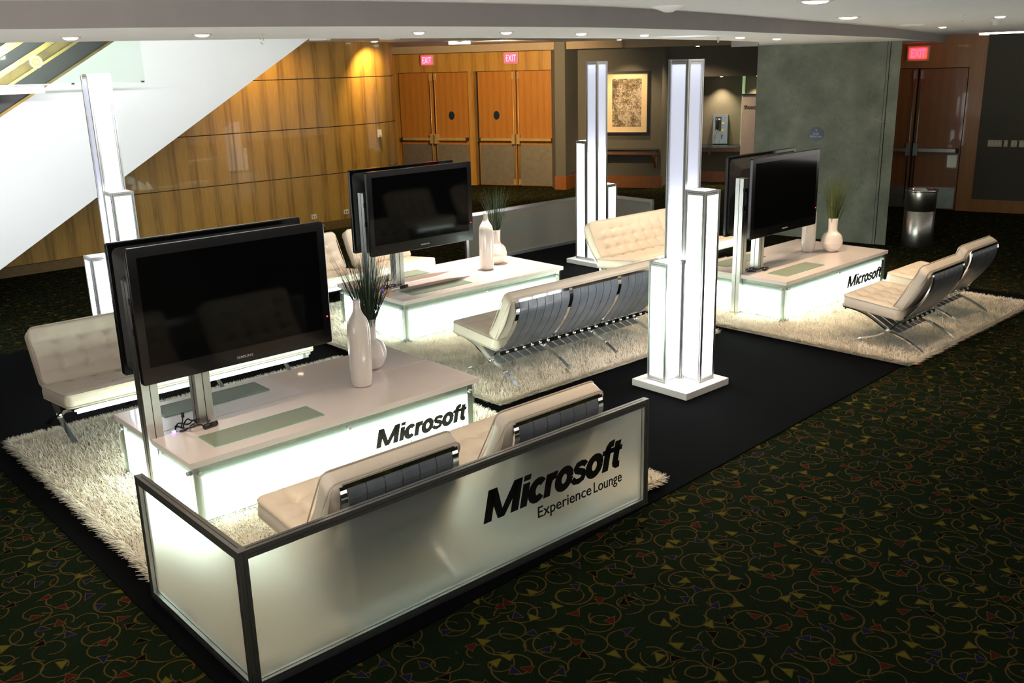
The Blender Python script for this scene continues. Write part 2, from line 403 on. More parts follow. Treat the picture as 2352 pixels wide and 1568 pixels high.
def wordmark(name, P, ex, ez, w, h, m, parent, depth=.003, shear=.20):
    G = glyphs(); x = 0; polys = []
    for ch in 'Microsoft':
        ps, adv = G[ch]; adv *= .945
        for p in ps: polys.append([(x+q[0]+shear*q[1], q[1]) for q in p])
        x += adv
    xs = [q[0] for p in polys for q in p]; ys = [q[1] for p in polys for q in p]; x0, x1, y0, y1 = min(xs), max(xs), min(ys), max(ys)
    ex, ez = Vector(ex).normalized(), Vector(ez).normalized(); en = ex.cross(ez); b = MB()
    for p in polys: b.xprism([((q[0]-x0)/(x1-x0)*w, (q[1]-y0)/(y1-y0)*h) for q in p], P, ex, ez, en*depth, m)
    return b.build(name, parent)

# ================================================================= SETTING
struct(MB().add([(-1.2,5,0),(-1.2,-7,0),(22,-7,0),(22,21,0),(-4,21,0),(-4,5,0)], [(0,1,2,3,4,5)], 'patterned_carpet').build('floor', normals=False))  # cut short at left so the added world light reaches the ceilings
# ceilings
FAS = [(-3.9,5.6),(-2,4.95),(0,4.2),(1.05,3.85),(1.60,3.62),(2.23,3.45),(2.95,3.37),(3.73,3.38),(4.9,3.62),(6.29,4.01),(7.9,4.44),(9.84,5.0),(12.6,5.98),(15.85,7.13)]
REAR = [(-3.9,6.6),(-1.5,6.2),(0,5.85),(1.46,5.40),(2.2,5.10),(2.88,4.88),(4.1,4.83),(5.46,4.96),(7.47,5.48),(9.18,6.16),(12.06,8.07),(12.7,9.0),(15.35,9.0)]
fas = [p[:2] for p in catmull([(x, y, 0) for x, y in FAS], 4)]
ZS, ZC, ZR = 2.66, 2.757, 2.885
b = MB(); n = len(fas); vs = [(x, y, ZS) for x, y in fas] + [(x, y, ZC+.02) for x, y in fas]
b.add(vs, [(i, i+1, n+i+1, n+i) for i in range(n-1)], 'fascia_paint')
o = struct(b.build('trim_1'))
poly = fas + REAR[::-1]
bm = bmesh.new(); bm.faces.new([bm.verts.new((x, y, ZS)) for x, y in poly])
bm.normal_update(); bmesh.ops.triangulate(bm, faces=bm.faces[:], ngon_method='EAR_CLIP'); me = bpy.data.meshes.new('ceiling'); bm.to_mesh(me); bm.free(); me.materials.append(MATS['ceiling_white'])
o = bpy.data.objects.new('ceiling', me); COL.objects.link(o); struct(o)
# rear edge of the soffit rising to the rear ceiling
b = MB(); n = len(REAR); b.add([(x, y, ZS) for x, y in REAR]+[(x, y, ZR+.02) for x, y in REAR], [(i, i+1, n+i+1, n+i) for i in range(n-1)], 'ceiling_white'); struct(b.build('trim_2'))
poly = fas + [(22, 7.13), (22, -7), (-4, -7), (-4, 5.6)]
bm = bmesh.new(); bm.faces.new([bm.verts.new((x, y, ZC)) for x, y in poly]); bm.normal_update(); bmesh.ops.triangulate(bm, faces=bm.faces[:], ngon_method='EAR_CLIP')
me = bpy.data.meshes.new('ceiling'); bm.to_mesh(me); bm.free(); me.materials.append(MATS['ceiling_white']); o = bpy.data.objects.new('ceiling', me); COL.objects.link(o); struct(o)
# rear ceiling, left open where the escalator passes
poly = REAR[7:] + [(22, 9), (22, 21), (-4, 21), (-4, 13.9), (6.9, 13.9), (6.9, 10.7), (5.46, 10.7)]
bm = bmesh.new(); bm.faces.new([bm.verts.new((x, y, ZR)) for x, y in poly]); bm.normal_update(); bmesh.ops.triangulate(bm, faces=bm.faces[:], ngon_method='EAR_CLIP')
me = bpy.data.meshes.new('ceiling'); bm.to_mesh(me); bm.free(); me.materials.append(MATS['ceiling_white']); o = bpy.data.objects.new('ceiling', me); COL.objects.link(o); struct(o)
# outer walls; the side behind the camera left open for the added world light
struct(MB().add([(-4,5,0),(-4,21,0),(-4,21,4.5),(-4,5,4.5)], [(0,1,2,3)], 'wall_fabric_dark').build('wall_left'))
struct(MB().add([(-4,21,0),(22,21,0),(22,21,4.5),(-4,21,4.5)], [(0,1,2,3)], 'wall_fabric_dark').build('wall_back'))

# ---- curved veneer wall in four courses with open joints
CW = catmull([(-4,13.0,0),(-1,13.2,0),(1.5,13.33,0),(3.4,13.38,0),(5.2,13.40,0),(7.2,13.37,0),(8.4,13.35,0),(9.2,13.48,0),(9.75,13.80,0),(10.0,14.25,0),(10.05,15.0,0),(10.1,17.5,0)], 5)
def curve_wall(b, z0, z1, off, m):
    n = len(CW); P = []
    for i in range(n):
        a = CW[max(i-1, 0)]; c = CW[min(i+1, n-1)]; d = Vector((c[0]-a[0], c[1]-a[1])).normalized()
        P.append((CW[i][0]-(-d.y)*off, CW[i][1]-d.x*off))
    vs = [(x, y, z0) for x, y in P] + [(x, y, z1) for x, y in P] + [(CW[i][0], CW[i][1]+.0, z0) for i in range(n)] + [(CW[i][0], CW[i][1], z1) for i in range(n)]
    fs = []
    for i in range(n-1): fs += [(i, i+1, n+i+1, n+i), (n+i, n+i+1, 3*n+i+1, 3*n+i), (i, 2*n+i, 2*n+i+1, i+1)]
    b.add(vs, fs, m)
b = MB(); curve_wall(b, 0, 2.92, 0.0, 'groove')
for z0, z1 in ((.135, .873), (.885, 1.604), (1.616, 2.344), (2.356, 2.91)): curve_wall(b, z0, z1, .03, 'veneer_curved')
struct(b.build('wall_back', normals=False))
b = MB(); curve_wall(b, 0, .13, .045, 'base_wood_dark'); struct(b.build('baseboard_back', normals=False))

# ---- door wall (two pairs of double doors)
A = Vector((13.307, 15.884, 0)); E1 = Vector((.436, -.9, 0)).normalized(); N1 = Vector((-.9, -.436, 0)).normalized()  # towards the camera
Z = Vector((0, 0, 1))
def wbox(b, P, e, nrm, s0, s1, z0, z1, d0, d1, m):
    b.obox(P + e*s0 + nrm*d0 + Z*z0, e*(s1-s0), nrm*(d1-d0), Z*(z1-z0), m)
b = MB()
wbox(b, A, E1, N1, -2.4, 1.83, 2.36, 2.885, -.12, 0, 'veneer_header')
wbox(b, A, E1, N1, -2.4, -1.78, 0, 2.36, -.12, 0, 'veneer_header')
struct(b.build('wall_doors'))
b = MB(); wbox(b, A, E1, N1, -.10, .03, 0, 2.36, -.12, .025, 'veneer_header'); struct(b.build('trim_3'))
b = MB(); wbox(b, A, E1, N1, -2.4, 3.3, 2.745, 2.885, 0.05, .30, 'header_tan'); struct(b.build('trim_4'))
def door_leaf(P, e, nrm, s0, s1, zt, hinge_left, wood, kick, bar, ztop_kick, parent_name, plaque=None, name='door'):
    """one leaf: panel, kick plate, push bar and vertical rods"""
    lf = MB(); wbox(lf, P, e, nrm, s0+.008, s1-.008, .01, zt, -.07, -.02, wood); leaf = lf.build(parent_name)
    struct(leaf)
    k = MB(); wbox(k, P, e, nrm, s0+.03, s1-.03, .03, ztop_kick, -.02, -.012, kick); k.build('kick_plate', leaf)
    sc = s1-.05 if hinge_left else s0+.05
    r = MB()
    r.tube([P+e*sc+nrm*.02+Z*.08, P+e*sc+nrm*.02+Z*(zt-.05)], .011, bar, 8)
    wbox(r, P, e, nrm, sc-.022, sc+.022, zt-.16, zt-.02, -.02, .03, bar); wbox(r, P, e, nrm, sc-.022, sc+.022, .03, .15, -.02, .03, bar)
    r.build('vertical_rod', leaf)
    q = MB(); a0, a1 = (s0+.05, sc) if hinge_left else (sc, s1-.05)
    wbox(q, P, e, nrm, a0, a1, .945, 1.0, .015, .065, bar); wbox(q, P, e, nrm, sc-.035, sc+.035, .88, 1.08, -.02, .075, bar)
    ae = a0 if hinge_left else a1
    wbox(q, P, e, nrm, ae-.02, ae+.02, .94, 1.005, -.02, .07, 'groove')
    q.build('push_bar', leaf)
    if plaque is not None:
        c = P+e*plaque+nrm*(-.018)+Z*1.465; pb = MB()
        pts = [(.066*math.cos(2*PI*i/28), .088*math.sin(2*PI*i/28)) for i in range(28)]
        pb.xprism(pts, c, e, Z, nrm*.012, 'navy_sign'); pb.build('oval_plaque', leaf)
    return leaf
door_leaf(A, E1, N1, -1.76, -.94, 2.35, True, 'veneer_door', 'kick_plate', 'bronze_bar', .86, 'door_1')
door_leaf(A, E1, N1, -.93, -.11, 2.35, False, 'veneer_door', 'kick_plate', 'bronze_bar', .86, 'door_2', plaque=-.52)
door_leaf(A, E1, N1, .10, .965, 2.35, True, 'veneer_door', 'kick_plate', 'bronze_bar', .86, 'door_3', plaque=.52)
door_leaf(A, E1, N1, .975, 1.82, 2.35, False, 'veneer_door', 'kick_plate', 'bronze_bar', .86, 'door_4')
b = MB(); wbox(b, A, E1, N1, -2.4, 1.83, 0, 2.9, -.35, -.14, 'groove'); struct(b.build('wall_doors'))
# pilaster and its return
b = MB(); b.prism([(13.831,13.966),(13.93,13.78),(14.42,13.90),(14.25,14.5),(14.06,14.30)], 0, 2.885, 'wall_fabric'); struct(b.build('wall_pilaster'))
b = MB(); b.prism([(13.81,13.972),(13.915,13.755),(14.40,13.875),(14.40,13.95),(13.94,13.83),(13.86,14.0)], 0, .27, 'base_wood'); struct(b.build('baseboard_pilaster'))

# ---- picture wall and telephone niche
B = Vector((14.746, 13.332, 0)); E2 = Vector((.496, -.869, 0)).normalized(); N2 = Vector((-.869, -.496, 0)).normalized()
b = MB(); wbox(b, B, E2, N2, -.72, 1.06, 0, 2.885, -.2, 0, 'wall_fabric'); struct(b.build('wall_picture'))
b = MB(); wbox(b, B, E2, N2, -.70, 1.075, 0, .245, -.1, .022, 'base_wood'); struct(b.build('baseboard_picture'))
b = MB(); wbox(b, B, E2, N2, .86, 1.06, 0, 2.885, -1.25, -.2, 'wall_fabric'); struct(b.build('wall_niche_side'))
NZ = -1.17
b = MB(); wbox(b, B, E2, N2, 1.0, 4.6, 0, 2.885, NZ-.2, NZ, 'wall_fabric')
wbox(b, B, E2, N2, 1.06, 4.6, 2.155, 2.885, NZ, NZ+.55, 'wall_fabric'); struct(b.build('wall_niche'))
b = MB(); wbox(b, B, E2, N2, 1.06, 4.6, 0, .22, NZ, NZ+.03, 'base_wood'); struct(b.build('baseboard_niche'))
b = MB(); wbox(b, B, E2, N2, -.9, 4.6, 2.74, 2.885, .05, .30, 'header_tan'); struct(b.build('trim_5'))
b = MB(); wbox(b, B, E2, N2, 1.08, 4.3, .745, .785, NZ+.01, NZ+.40, 'stone_black'); wbox(b, B, E2, N2, 1.08, 4.3, .66, .745, NZ+.30, NZ+.34, 'shelf_wood')
for s in (1.9, 2.62, 3.3): wbox(b, B, E2, N2, s, s+.03, .60, .745, NZ+.03, NZ+.33, 'shelf_wood')
tag(b.build('counter'), 'black stone counter with wooden apron under the pay telephones', 'counter')
b = MB(); q0 = B + E2*2.52 + N2*(NZ+.01)
wbox(b, B, E2, N2, 2.53, 2.56, .79, 2.15, NZ+.005, NZ+.34, 'niche_glass'); tag(b.build('glass_divider'), 'green edged upright glass fin between the two pay telephones', 'divider')
def payphone(s, label):
    t = thing('payphone', label, 'telephone', tuple(B + E2*s + N2*NZ), math.atan2(E2.y, E2.x), 'pay telephones')
    # local: x along wall, y = away from viewer so negative y faces the room
    b = MB(); b.box((-.15, -.10, .80), (.15, -.005, 1.385), 'phone_steel'); b.box((-.135, -.108, .82), (.135, -.10, 1.37), 'phone_steel'); b.build('housing', t)
    b = MB(); b.box((-.10, -.135, 1.06), (.02, -.108, 1.34), 'phone_black'); b.box((-.08, -.14, 1.28), (0, -.135, 1.31), 'outlet_plate')
    b.box((-.085, -.15, 1.06), (-.035, -.135, 1.10), 'phone_gold'); b.box((.03, -.15, 1.06), (.075, -.108, 1.10), 'phone_gold'); b.box((.03, -.13, 1.2), (.08, -.108, 1.24), 'phone_gold'); b.build('dial_panel', t)
    b = MB(); b.tube([(-.055, -.16, 1.09), (-.05, -.185, 1.12), (-.05, -.19, 1.2), (-.05, -.185, 1.28), (-.055, -.16, 1.31)], .018, 'phone_black', 8); b.build('handset', t)
    b = MB(); b.tube(catmull([(-.055, -.16, 1.08), (-.10, -.17, .95), (-.12, -.17, .85), (-.04, -.17, .81), (.0, -.16, .87), (.01, -.13, .98)], 5), .007, 'aluminium', 6); b.build('cord', t)
    b = MB(); b.box((.03, -.116, .90), (.05, -.108, .98), 'phone_black'); b.box((.015, -.116, .975), (.065, -.108, .985), 'phone_black'); b.build('coin_slot', t)
payphone(2.10, 'steel pay telephone nearest the tall glowing tower, left of glass fin')
payphone(2.76, 'steel pay telephone right of the glass fin, half behind the banner')
# pull-up banner
bn = thing('pull_up_banner', 'pale pull-up banner seen from behind beside concrete pillar', 'banner', tuple(B + E2*2.98 + N2*(-.35)), math.atan2(E2.y, E2.x))
b = MB(); b.box((-.40, -.004, .05), (.42, 0, 1.80), 'banner_cloth'); b.build('cloth', bn)
b = MB(); b.box((-.41, -.02, 1.79), (.43, .015, 1.82), 'frame_black'); b.build('top_rail', bn)
b = MB(); b.box((-.42, -.10, 0), (.44, .10, .06), 'aluminium'); b.build('base', bn)
b = MB(); b.tube([(0, -.03, .05), (0, -.03, 1.90)], .007, 'frame_black', 6); b.build('pole', bn)
wordmark('reversed_lettering', (.10, -.006, 1.52), (-1, 0, 0), (0, 0, 1), .46, .085, 'banner_ink', bn, .001)
b = MB()
for cx, cz, r in ((.12, 1.10, .07), (.02, .72, .09), (.2, .45, .08)):
    b.xprism([(r*math.cos(2*PI*i/20), 1.3*r*math.sin(2*PI*i/20)) for i in range(20)], (cx, -.0045, cz), (1, 0, 0), (0, 0, 1), (0, -.0008, 0), 'banner_spot')
b.build('printed_circle', bn)

# framed picture
pf = thing('framed_picture', 'large framed sepia abstract print on the fabric wall', 'picture', tuple(B), math.atan2(E2.y, E2.x))
b = MB(); x0, x1, z0, z1, fr = -.10, .815, 1.07, 2.30, .045
for lo, hi in (((x0, z0), (x1, z0+fr)), ((x0, z1-fr), (x1, z1)), ((x0, z0+fr), (x0+fr, z1-fr)), ((x1-fr, z0+fr), (x1, z1-fr))): b.box((lo[0], -.05, lo[1]), (hi[0], -.002, hi[1]), 'frame_black')
b.build('frame', pf)
MB().box((x0+fr, -.03, z0+fr), (x1-fr, -.004, z1-fr), 'mat_board').build('mat_board', pf)
MB().box((x0+fr+.115, -.033, z0+fr+.11), (x1-fr-.115, -.03, z1-fr-.10), 'print').build('print', pf)
# bracket shelf beneath it
sh = thing('wall_shelf', 'wooden wall shelf on brackets beneath the framed picture', 'shelf', tuple(B), math.atan2(E2.y, E2.x))
b = MB(); b.box((-.25, -.30, .765), (1.02, -.002, .79), 'stone_black'); b.build('shelf_top', sh)
b = MB(); b.box((-.23, -.28, .69), (1.0, -.002, .765), 'shelf_wood'); b.build('apron', sh)
for x in (-.15, .93):
    b = MB(); b.xprism([(-.26, .69), (-.26, .64), (-.02, .40), (-.004, .40), (-.004, .69)], (x, 0, 0), (0, 1, 0), (0, 0, 1), (.05, 0, 0), 'shelf_wood'); b.build('bracket', sh)

# ---- right door wall
G = Vector((15.734, 7.264, 0)); E3 = Vector((.3135, -.9496, 0)).normalized(); N3 = Vector((-.9496, -.3135, 0)).normalized()
b = MB()
wbox(b, G, E3, N3, -2.1, .78, 2.27, 2.885, -.12, 0, 'veneer_trim'); wbox(b, G, E3, N3, .55, .78, 0, 2.27, -.12, 0, 'veneer_trim'); wbox(b, G, E3, N3, -2.1, -.95, 0, 2.27, -.12, 0, 'veneer_trim')
wbox(b, G, E3, N3, .78, 6, 0, .20, -.12, .012, 'veneer_trim'); struct(b.build('wall_right'))
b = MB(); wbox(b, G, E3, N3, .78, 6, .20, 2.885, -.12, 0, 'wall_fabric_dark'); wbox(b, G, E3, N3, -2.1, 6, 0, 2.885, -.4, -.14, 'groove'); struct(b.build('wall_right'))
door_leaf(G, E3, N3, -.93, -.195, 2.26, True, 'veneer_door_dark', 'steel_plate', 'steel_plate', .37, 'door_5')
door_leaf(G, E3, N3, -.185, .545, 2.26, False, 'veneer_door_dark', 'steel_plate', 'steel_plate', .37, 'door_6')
for s, wd, lab in ((.93, .20, 'wide cream four-gang switch plate on the dark right-hand wall'), (1.16, .055, 'narrow cream switch plate, second from the doors on right-hand wall'), (1.26, .085, 'cream switch plate, third from the doors on right-hand wall'), (1.375, .085, 'cream switch plate at the right edge of photo')):
    t = thing('switch_plate', lab, 'light switch', tuple(G + E3*s), math.atan2(E3.y, E3.x), 'switch plates on the right-hand wall')
    MB().box((0, -.008, 1.045), (wd, 0, 1.15), 'switch_plate').build('plate', t)
    b = MB()
    for k in range(max(1, round(wd/.05))): b.box((.02+.048*k, -.014, 1.08), (.032+.048*k, -.008, 1.115), 'outlet_plate')
    b.build('toggle', t)
# ---- concrete pillar
b = MB(); PE = Vector((-.1325, .9912, 0))
p0 = Vector((12.331, 6.266, 0)); p1 = Vector((12.064, 8.09, 0))
b.prism([(p0.x, p0.y), (p1.x, p1.y), (12.95, 8.45), (13.20, 6.58)], 0, 2.76, 'concrete')
struct(b.build('wall_pillar'))
b = MB(); PN = Vector((-.9912, -.1325, 0))
b.obox(p0+PN*-.001+PE*.03, PN*.0025, PE*.006, Z*2.66, 'groove'); b.obox(p0+PN*-.001+PE*.0+Z*1.62, PN*.002, PE*1.82, Z*.004, 'groove'); struct(b.build('trim_6'))
b = MB(); b.prism([(12.345,6.262),(12.36,6.125),(12.95,6.42),(12.95,6.60)], 0, 2.66, 'concrete'); struct(b.build('wall_pillar'))
sg = thing('guest_elevators_sign', 'dark oval guest elevators sign on the concrete pillar', 'sign', (0, 0, 0))
c = p0 + PE*.918 + Z*1.458 + PN*.001
b = MB(); b.xprism([(.112*math.cos(2*PI*i/36), .10*math.sin(2*PI*i/36)) for i in range(36)], c, PE, Z, PN*.012, 'navy_sign'); b.build('plaque', sg)
ex = -PE
def on_sign(dx, dz): return tuple(c + ex*dx + Z*dz + PN*.0125)
text('lettering', 'GUEST', on_sign(-.045, -.005), ex, Z, .09, .024, 'sign_letter', sg, .001, .01)
text('lettering', 'ELEVATORS', on_sign(-.085, -.045), ex, Z, .17, .024, 'sign_letter', sg, .001, .01)
b = MB(); b.xprism([(-.014, .055), (.010, .070), (.002, .055), (.010, .040)], c+PN*.0125, ex, Z, PN*.001, 'sign_letter'); b.build('arrow', sg)

# ---- exit signs
def exit_sign(P, e, nrm, s, z, w, h, label, lit_face):
    t = thing('exit_sign', label, 'exit sign', tuple(P+e*s+Z*z), math.atan2(e.y, e.x), 'exit signs above the doors')
    b = MB(); f = .018 if lit_face else .022; y1 = -.055
    MB().box((-w/2, y1, -h/2), (w/2, 0, h/2), 'sign_case').build('case', t)
    MB().box((-w/2+f, y1-.004, -h/2+f), (w/2-f, y1, h/2-f), 'sign_face_red' if lit_face else 'sign_case').build('face', t)
    text('lettering', 'EXIT', (-w*.33, y1-.005, -h*.28), (1, 0, 0), (0, 0, 1), w*.68, h*.58, 'sign_text_pale' if lit_face else 'sign_red', t, .003, .0 if lit_face else .03)
    l = bpy.data.lights.new('glow', 'AREA'); l.energy = .22; l.color = (1, .06, .08); l.shape = 'RECTANGLE'; l.size = w*.8; l.size_y = h*.7
    lo = bpy.data.objects.new('glow', l); COL.objects.link(lo); lo.parent = t; lo.location = (0, y1-.02, 0); lo.rotation_euler = (PI/2, 0, 0)
exit_sign(A, E1, N1, -1.02, 2.607, .30, .215, 'red exit sign above the left pair of wooden doors', True)
exit_sign(A, E1, N1, .90, 2.606, .32, .225, 'red exit sign above the right pair of wooden doors', True)
exit_sign(G, E3, N3, -.222, 2.50, .33, .235, 'exit sign with glowing red letters beside the concrete pillar', False)
# small wall fittings on the curved wall
def fitting(name, x, z, w, h, label, cat, m='outlet_plate', depth=.014, cable=False, group=None):
    y = min(CW, key=lambda q: abs(q[0]-x))[1]-.03
    t = thing(name, label, cat, (x, y, z), 0, group)
    MB().box((-w/2, -depth, -h/2), (w/2, .03, h/2), m).build('plate', t)
    b = MB()
    for k in (-1, 1): b.box((k*w*.22-.008, -depth-.002, -.012), (k*w*.22+.008, -depth, .012), 'groove')
    b.build('socket', t)
    if cable:
        b = MB(); b.tube(catmull([(.01, -depth-.01, 0), (.05, -.05, -.03), (.10, -.08, -.12), (.20, -.12, -.24)], 5), .006, 'brass', 6); b.build('cord', t)
fitting('wall_outlet', 7.78, .24, .085, .07, 'cream wall outlet with a yellow cord plugged in, low on wood wall', 'outlet', cable=True, group='outlets low on the wood wall')
fitting('wall_outlet', 8.38, .25, .085, .07, 'cream double wall outlet low on wood wall beside the television', 'outlet', group='outlets low on the wood wall')
y = 13.55
t = thing('thermostat', 'white box fitting at head height on the curved wood wall', 'thermostat', (9.20, 13.44, 1.44)); MB().box((-.035, -.03, -.06), (.035, .03, .06), 'outlet_plate').build('case', t); MB().box((-.022, -.034, -.045), (.022, -.03, -.02), 'logo_grey').build('label_plate', t)

# ---- escalator enclosure (30 degree run) behind
es = thing('escalator', 'escalator with white side panel and brass trim rising to ceiling', 'escalator', (0, 0, 0))
sl = math.tan(math.radians(30.5)); YE = 11.0
def zl(x): return .532 + (x-2.609)*sl
xa, xb = -1.0, 7.6
def para(b, off0, off1, y0, y1, m, xa=xa, xb=xb):
    zu = lambda x: 2.092 + (x-2.859)*.585
    pts = [(xa, zu(xa)+off0), (xb, zu(xb)+off0), (xb, zu(xb)+off1), (xa, zu(xa)+off1)]
    b.xprism(pts, (0, y0, 0), (1, 0, 0), (0, 0, 1), (0, y1-y0, 0), m)
b = MB(); zu = lambda x: 2.092 + (x-2.859)*.585
x0 = 1.72
b.xprism([(x0, zl(x0)), (7.6, zl(7.6)), (7.6, zu(7.6)), (-2.5, zu(-2.5)), (-2.5, 0.0), (x0, 0.0)], (0, YE, 0), (1, 0, 0), (0, 0, 1), (0, .12, 0), 'white_paint'); b.build('side_panel', es)
b = MB(); b.xprism([(x0, zl(x0)+.01), (7.6, zl(7.6)+.01), (7.6, zl(7.6)+.2), (x0, zl(x0)+.2)], (0, YE+.12, 0), (1, 0, 0), (0, 0, 1), (0, 1.3, 0), 'white_paint'); b.build('underside', es)
for nm, o0, o1, y0, y1, m in (('deck_trim', 0, .03, 11.0, 11.12, 'brass_dull'), ('balustrade', .03, .21, 11.06, 11.10, 'dark_void'), ('handrail_trim', .21, .24, 11.04, 11.12, 'brass'),
        ('inner_balustrade', .24, .33, 11.10, 11.14, 'brass_dull'), ('inner_deck', .33, .39, 11.12, 11.20, 'brass'), ('inner_skirt', .39, .50, 11.18, 11.22, 'dark_void'),
        ('far_deck', .50, .60, 11.22, 11.30, 'brass'), ('far_balustrade', .60, 1.7, 11.32, 11.36, 'dark_void')):
    b = MB(); para(b, o0, o1, y0, y1, m); b.build(nm, es)
b = MB(); para(b, .68, .72, 11.28, 11.32, 'brass_dull'); para(b, .80, .83, 11.28, 11.32, 'brass_dull'); b.build('far_trim', es)
gb = thing('glass_baffle', 'hanging glass smoke baffle in front of the escalator top', 'glass panel', (0, 0, 0))
b = MB(); b.box((-3.9, 10.195, 2.415), (4.09, 10.205, 3.1), 'glass_baffle'); b.build('pane', gb)
b = MB(); b.box((-3.9, 10.19, 2.405), (4.09, 10.21, 2.417), 'aluminium'); b.build('bottom_channel', gb)
b = MB()
for x in (3.35, 4.05): b.box((x, 10.185, 2.403), (x+.03, 10.215, 2.42), 'groove')
b.build('clip', gb)
b = MB(); b.box((-3.9, 10.22, 2.33), (3.10, 10.28, 2.40), 'white_paint'); b.build('white_rail', gb)
b = MB(); c = (3.05, 10.19, 2.625); ring = []
b.xprism([(.062*math.cos(2*PI*i/28), .062*math.sin(2*PI*i/28)) for i in range(28)], c, (1, 0, 0), (0, 0, 1), (0, .003, 0), 'sticker_white')
b.xprism([(.038*math.cos(2*PI*i/28), .038*math.sin(2*PI*i/28)) for i in range(28)], (3.05, 10.189, 2.625), (1, 0, 0), (0, 0, 1), (0, .001, 0), 'brass_dull')
b.xprism([(-.03, -.004), (.03, -.018), (.03, .006), (-.03, .016)], (3.05, 10.187, 2.625), (1, 0, 0), (0, 0, 1), (0, .001, 0), 'sticker_white')
b.build('round_sticker', gb)

# ================================================================= LIGHT FITTINGS
def lamp(name, x, y, z, r, label, power, group, col=(1, .74, .48), glow='lamp_glow', size=1.5, blend=.7, aim=None, square=False):
    t = thing(name, label, 'ceiling light', (x, y, z), 0, group)
    b = MB(); b.lathe([(r*.72, .0), (r, -.004), (r*1.02, 0), (r*.7, .0)], 'lamp_trim', n=24); b.build('trim_ring', t)
    b = MB(); b.lathe([(r*.76, -.003), (r*.6, -.010), (r*.3, -.013), (0, -.0135)], glow, n=20); b.build('lamp_glass', t)
    if power:
        l = bpy.data.lights.new('light', 'SPOT'); l.energy = power*E_SPOT; l.color = col; l.spot_size = size; l.spot_blend = blend; l.shadow_soft_size = r*.6
        lo = bpy.data.objects.new('light', l); COL.objects.link(lo); lo.parent = t; lo.location = (0, 0, -.02)
        if aim: lo.rotation_euler = (Vector(aim)-Vector((x, y, z))).to_track_quat('-Z', 'Y').to_euler()
SOF = 'downlights in the curved soffit'
lamp('downlight', 1.54, 4.61, ZS, .043, 'recessed downlight in soffit, nearest the escalator', 16, SOF)
lamp('downlight', 1.99, 4.25, ZS, .043, 'recessed downlight in soffit, second from left edge of photo', 2, SOF, glow='lamp_glow_dim')
lamp('downlight', 2.966, 3.936, ZS, .035, 'recessed downlight in soffit above the curved wood wall corner', 1.5, SOF, glow='lamp_glow_dim')
lamp('downlight', 3.507, 3.898, ZS, .038, 'recessed downlight in soffit above the doors, fourth from left', 3, SOF, glow='lamp_glow_dim')
lamp('downlight', 4.216, 4.035, ZS, .040, 'recessed downlight in soffit above the far glowing tower', 8, SOF)
lamp('downlight', 4.987, 4.209, ZS, .038, 'recessed downlight in soffit between the two tall towers', 8, SOF)
lamp('downlight', 6.749, 4.70, ZS, .05, 'recessed downlight in soffit just left of the concrete pillar', 12, SOF)
lamp('downlight', 7.80, 5.04, ZS, .05, 'recessed downlight in soffit directly above the concrete pillar', 42, SOF, aim=(9.2, 5.3, 0), size=1.3)
FR = 'downlights in the front ceiling'
lamp('downlight', 4.402, 2.639, ZC, .085, 'large ceiling downlight cut by the top edge of photo', 10, FR, glow='lamp_glow_dim')
lamp('downlight', 6.525, 3.647, ZC, .085, 'large oval-looking downlight in the front ceiling', 18, FR)
lamp('downlight', 10.246, 4.662, ZC, .05, 'small distant downlight in front ceiling above the exit sign', 24, FR, aim=(9.8, 4.6, 0))
lamp('downlight', 7.931, 3.173, ZC, .05, 'small bright downlight near the top right corner', 16, FR)
# rear ceiling
RC = 'rear ceiling lamps'
lamp('downlight', 8.95, 13.05, ZR, .07, 'wall washer at the top of the curved wood wall', 30, RC, col=(1, .68, .30), aim=(9.25, 13.5, 1.9), size=2.0)
lamp('downlight', 6.9, 12.6, ZR, .06, 'wall washer above curved wood wall beside the escalator', 18, RC, col=(1, .68, .30), aim=(7.2, 13.4, 1.7), size=2.2)
lamp('downlight', 11.2, 12.6, ZR, .04, 'rear ceiling lamp above the double doors', 150, RC, col=(1, .70, .38), aim=(13.4, 15.4, 1.6), size=1.9)
lamp('downlight', 6.55, 7.55, ZR, .07, 'unseen rear ceiling lamp above the middle display table', 95, RC, col=(1, .86, .72), aim=(6.35, 7.35, 0), size=1.15)  # unseen lamp, put in to light the table top
lamp('downlight', 8.4, 5.95, ZR, .07, 'unseen rear ceiling lamp above the tufted sofa', 62, RC, col=(1, .78, .55), aim=(8.5, 7.3, .3), size=1.5)  # unseen, put in for the warm light on the sofa
lamp('downlight', 6.5, 8.3, ZR, .07, 'unseen rear ceiling lamp above the far armchairs', 45, RC, col=(1, .80, .62), aim=(5.9, 8.8, .3), size=1.4)  # not in view; put in to light the far armchairs
lamp('downlight', 14.2, 12.6, ZR, .06, 'unseen rear ceiling lamp lighting the framed picture', 30, RC, col=(1, .72, .42), aim=(14.95, 12.95, 1.5), size=1.2)  # unseen lamp added to light the picture wall
lamp('downlight', *(B+E2*2.10+N2*(NZ+.22)).xy, 2.15, .04, 'small lamp above the left pay telephone', 22, 'lamps in the telephone niche', col=(1, .78, .5), size=1.6)
lamp('downlight', *(B+E2*2.82+N2*(NZ+.22)).xy, 2.15, .04, 'small lamp above the right pay telephone', 22, 'lamps in the telephone niche', col=(1, .78, .5), size=1.6)
q = B+E2*1.75+N2*.15; lamp('downlight', q.x, q.y, 2.738, .05, 'tiny bright downlight left of the concrete pillar', 26, RC, glow='lamp_glow', size=2.4)
cv = thing('cove_light', 'long cove light behind the soffit edge washing the escalator side', 'cove light', (0, 0, 0))
MB().box((-2.5, 6.30, 2.80), (4.6, 6.36, 2.88), 'lamp_trim').build('housing', cv)
l = bpy.data.lights.new('light', 'AREA'); l.shape = 'RECTANGLE'; l.size = 6.6; l.size_y = .12; l.energy = 46; l.spread = math.radians(110); l.color = (.93, .97, 1)
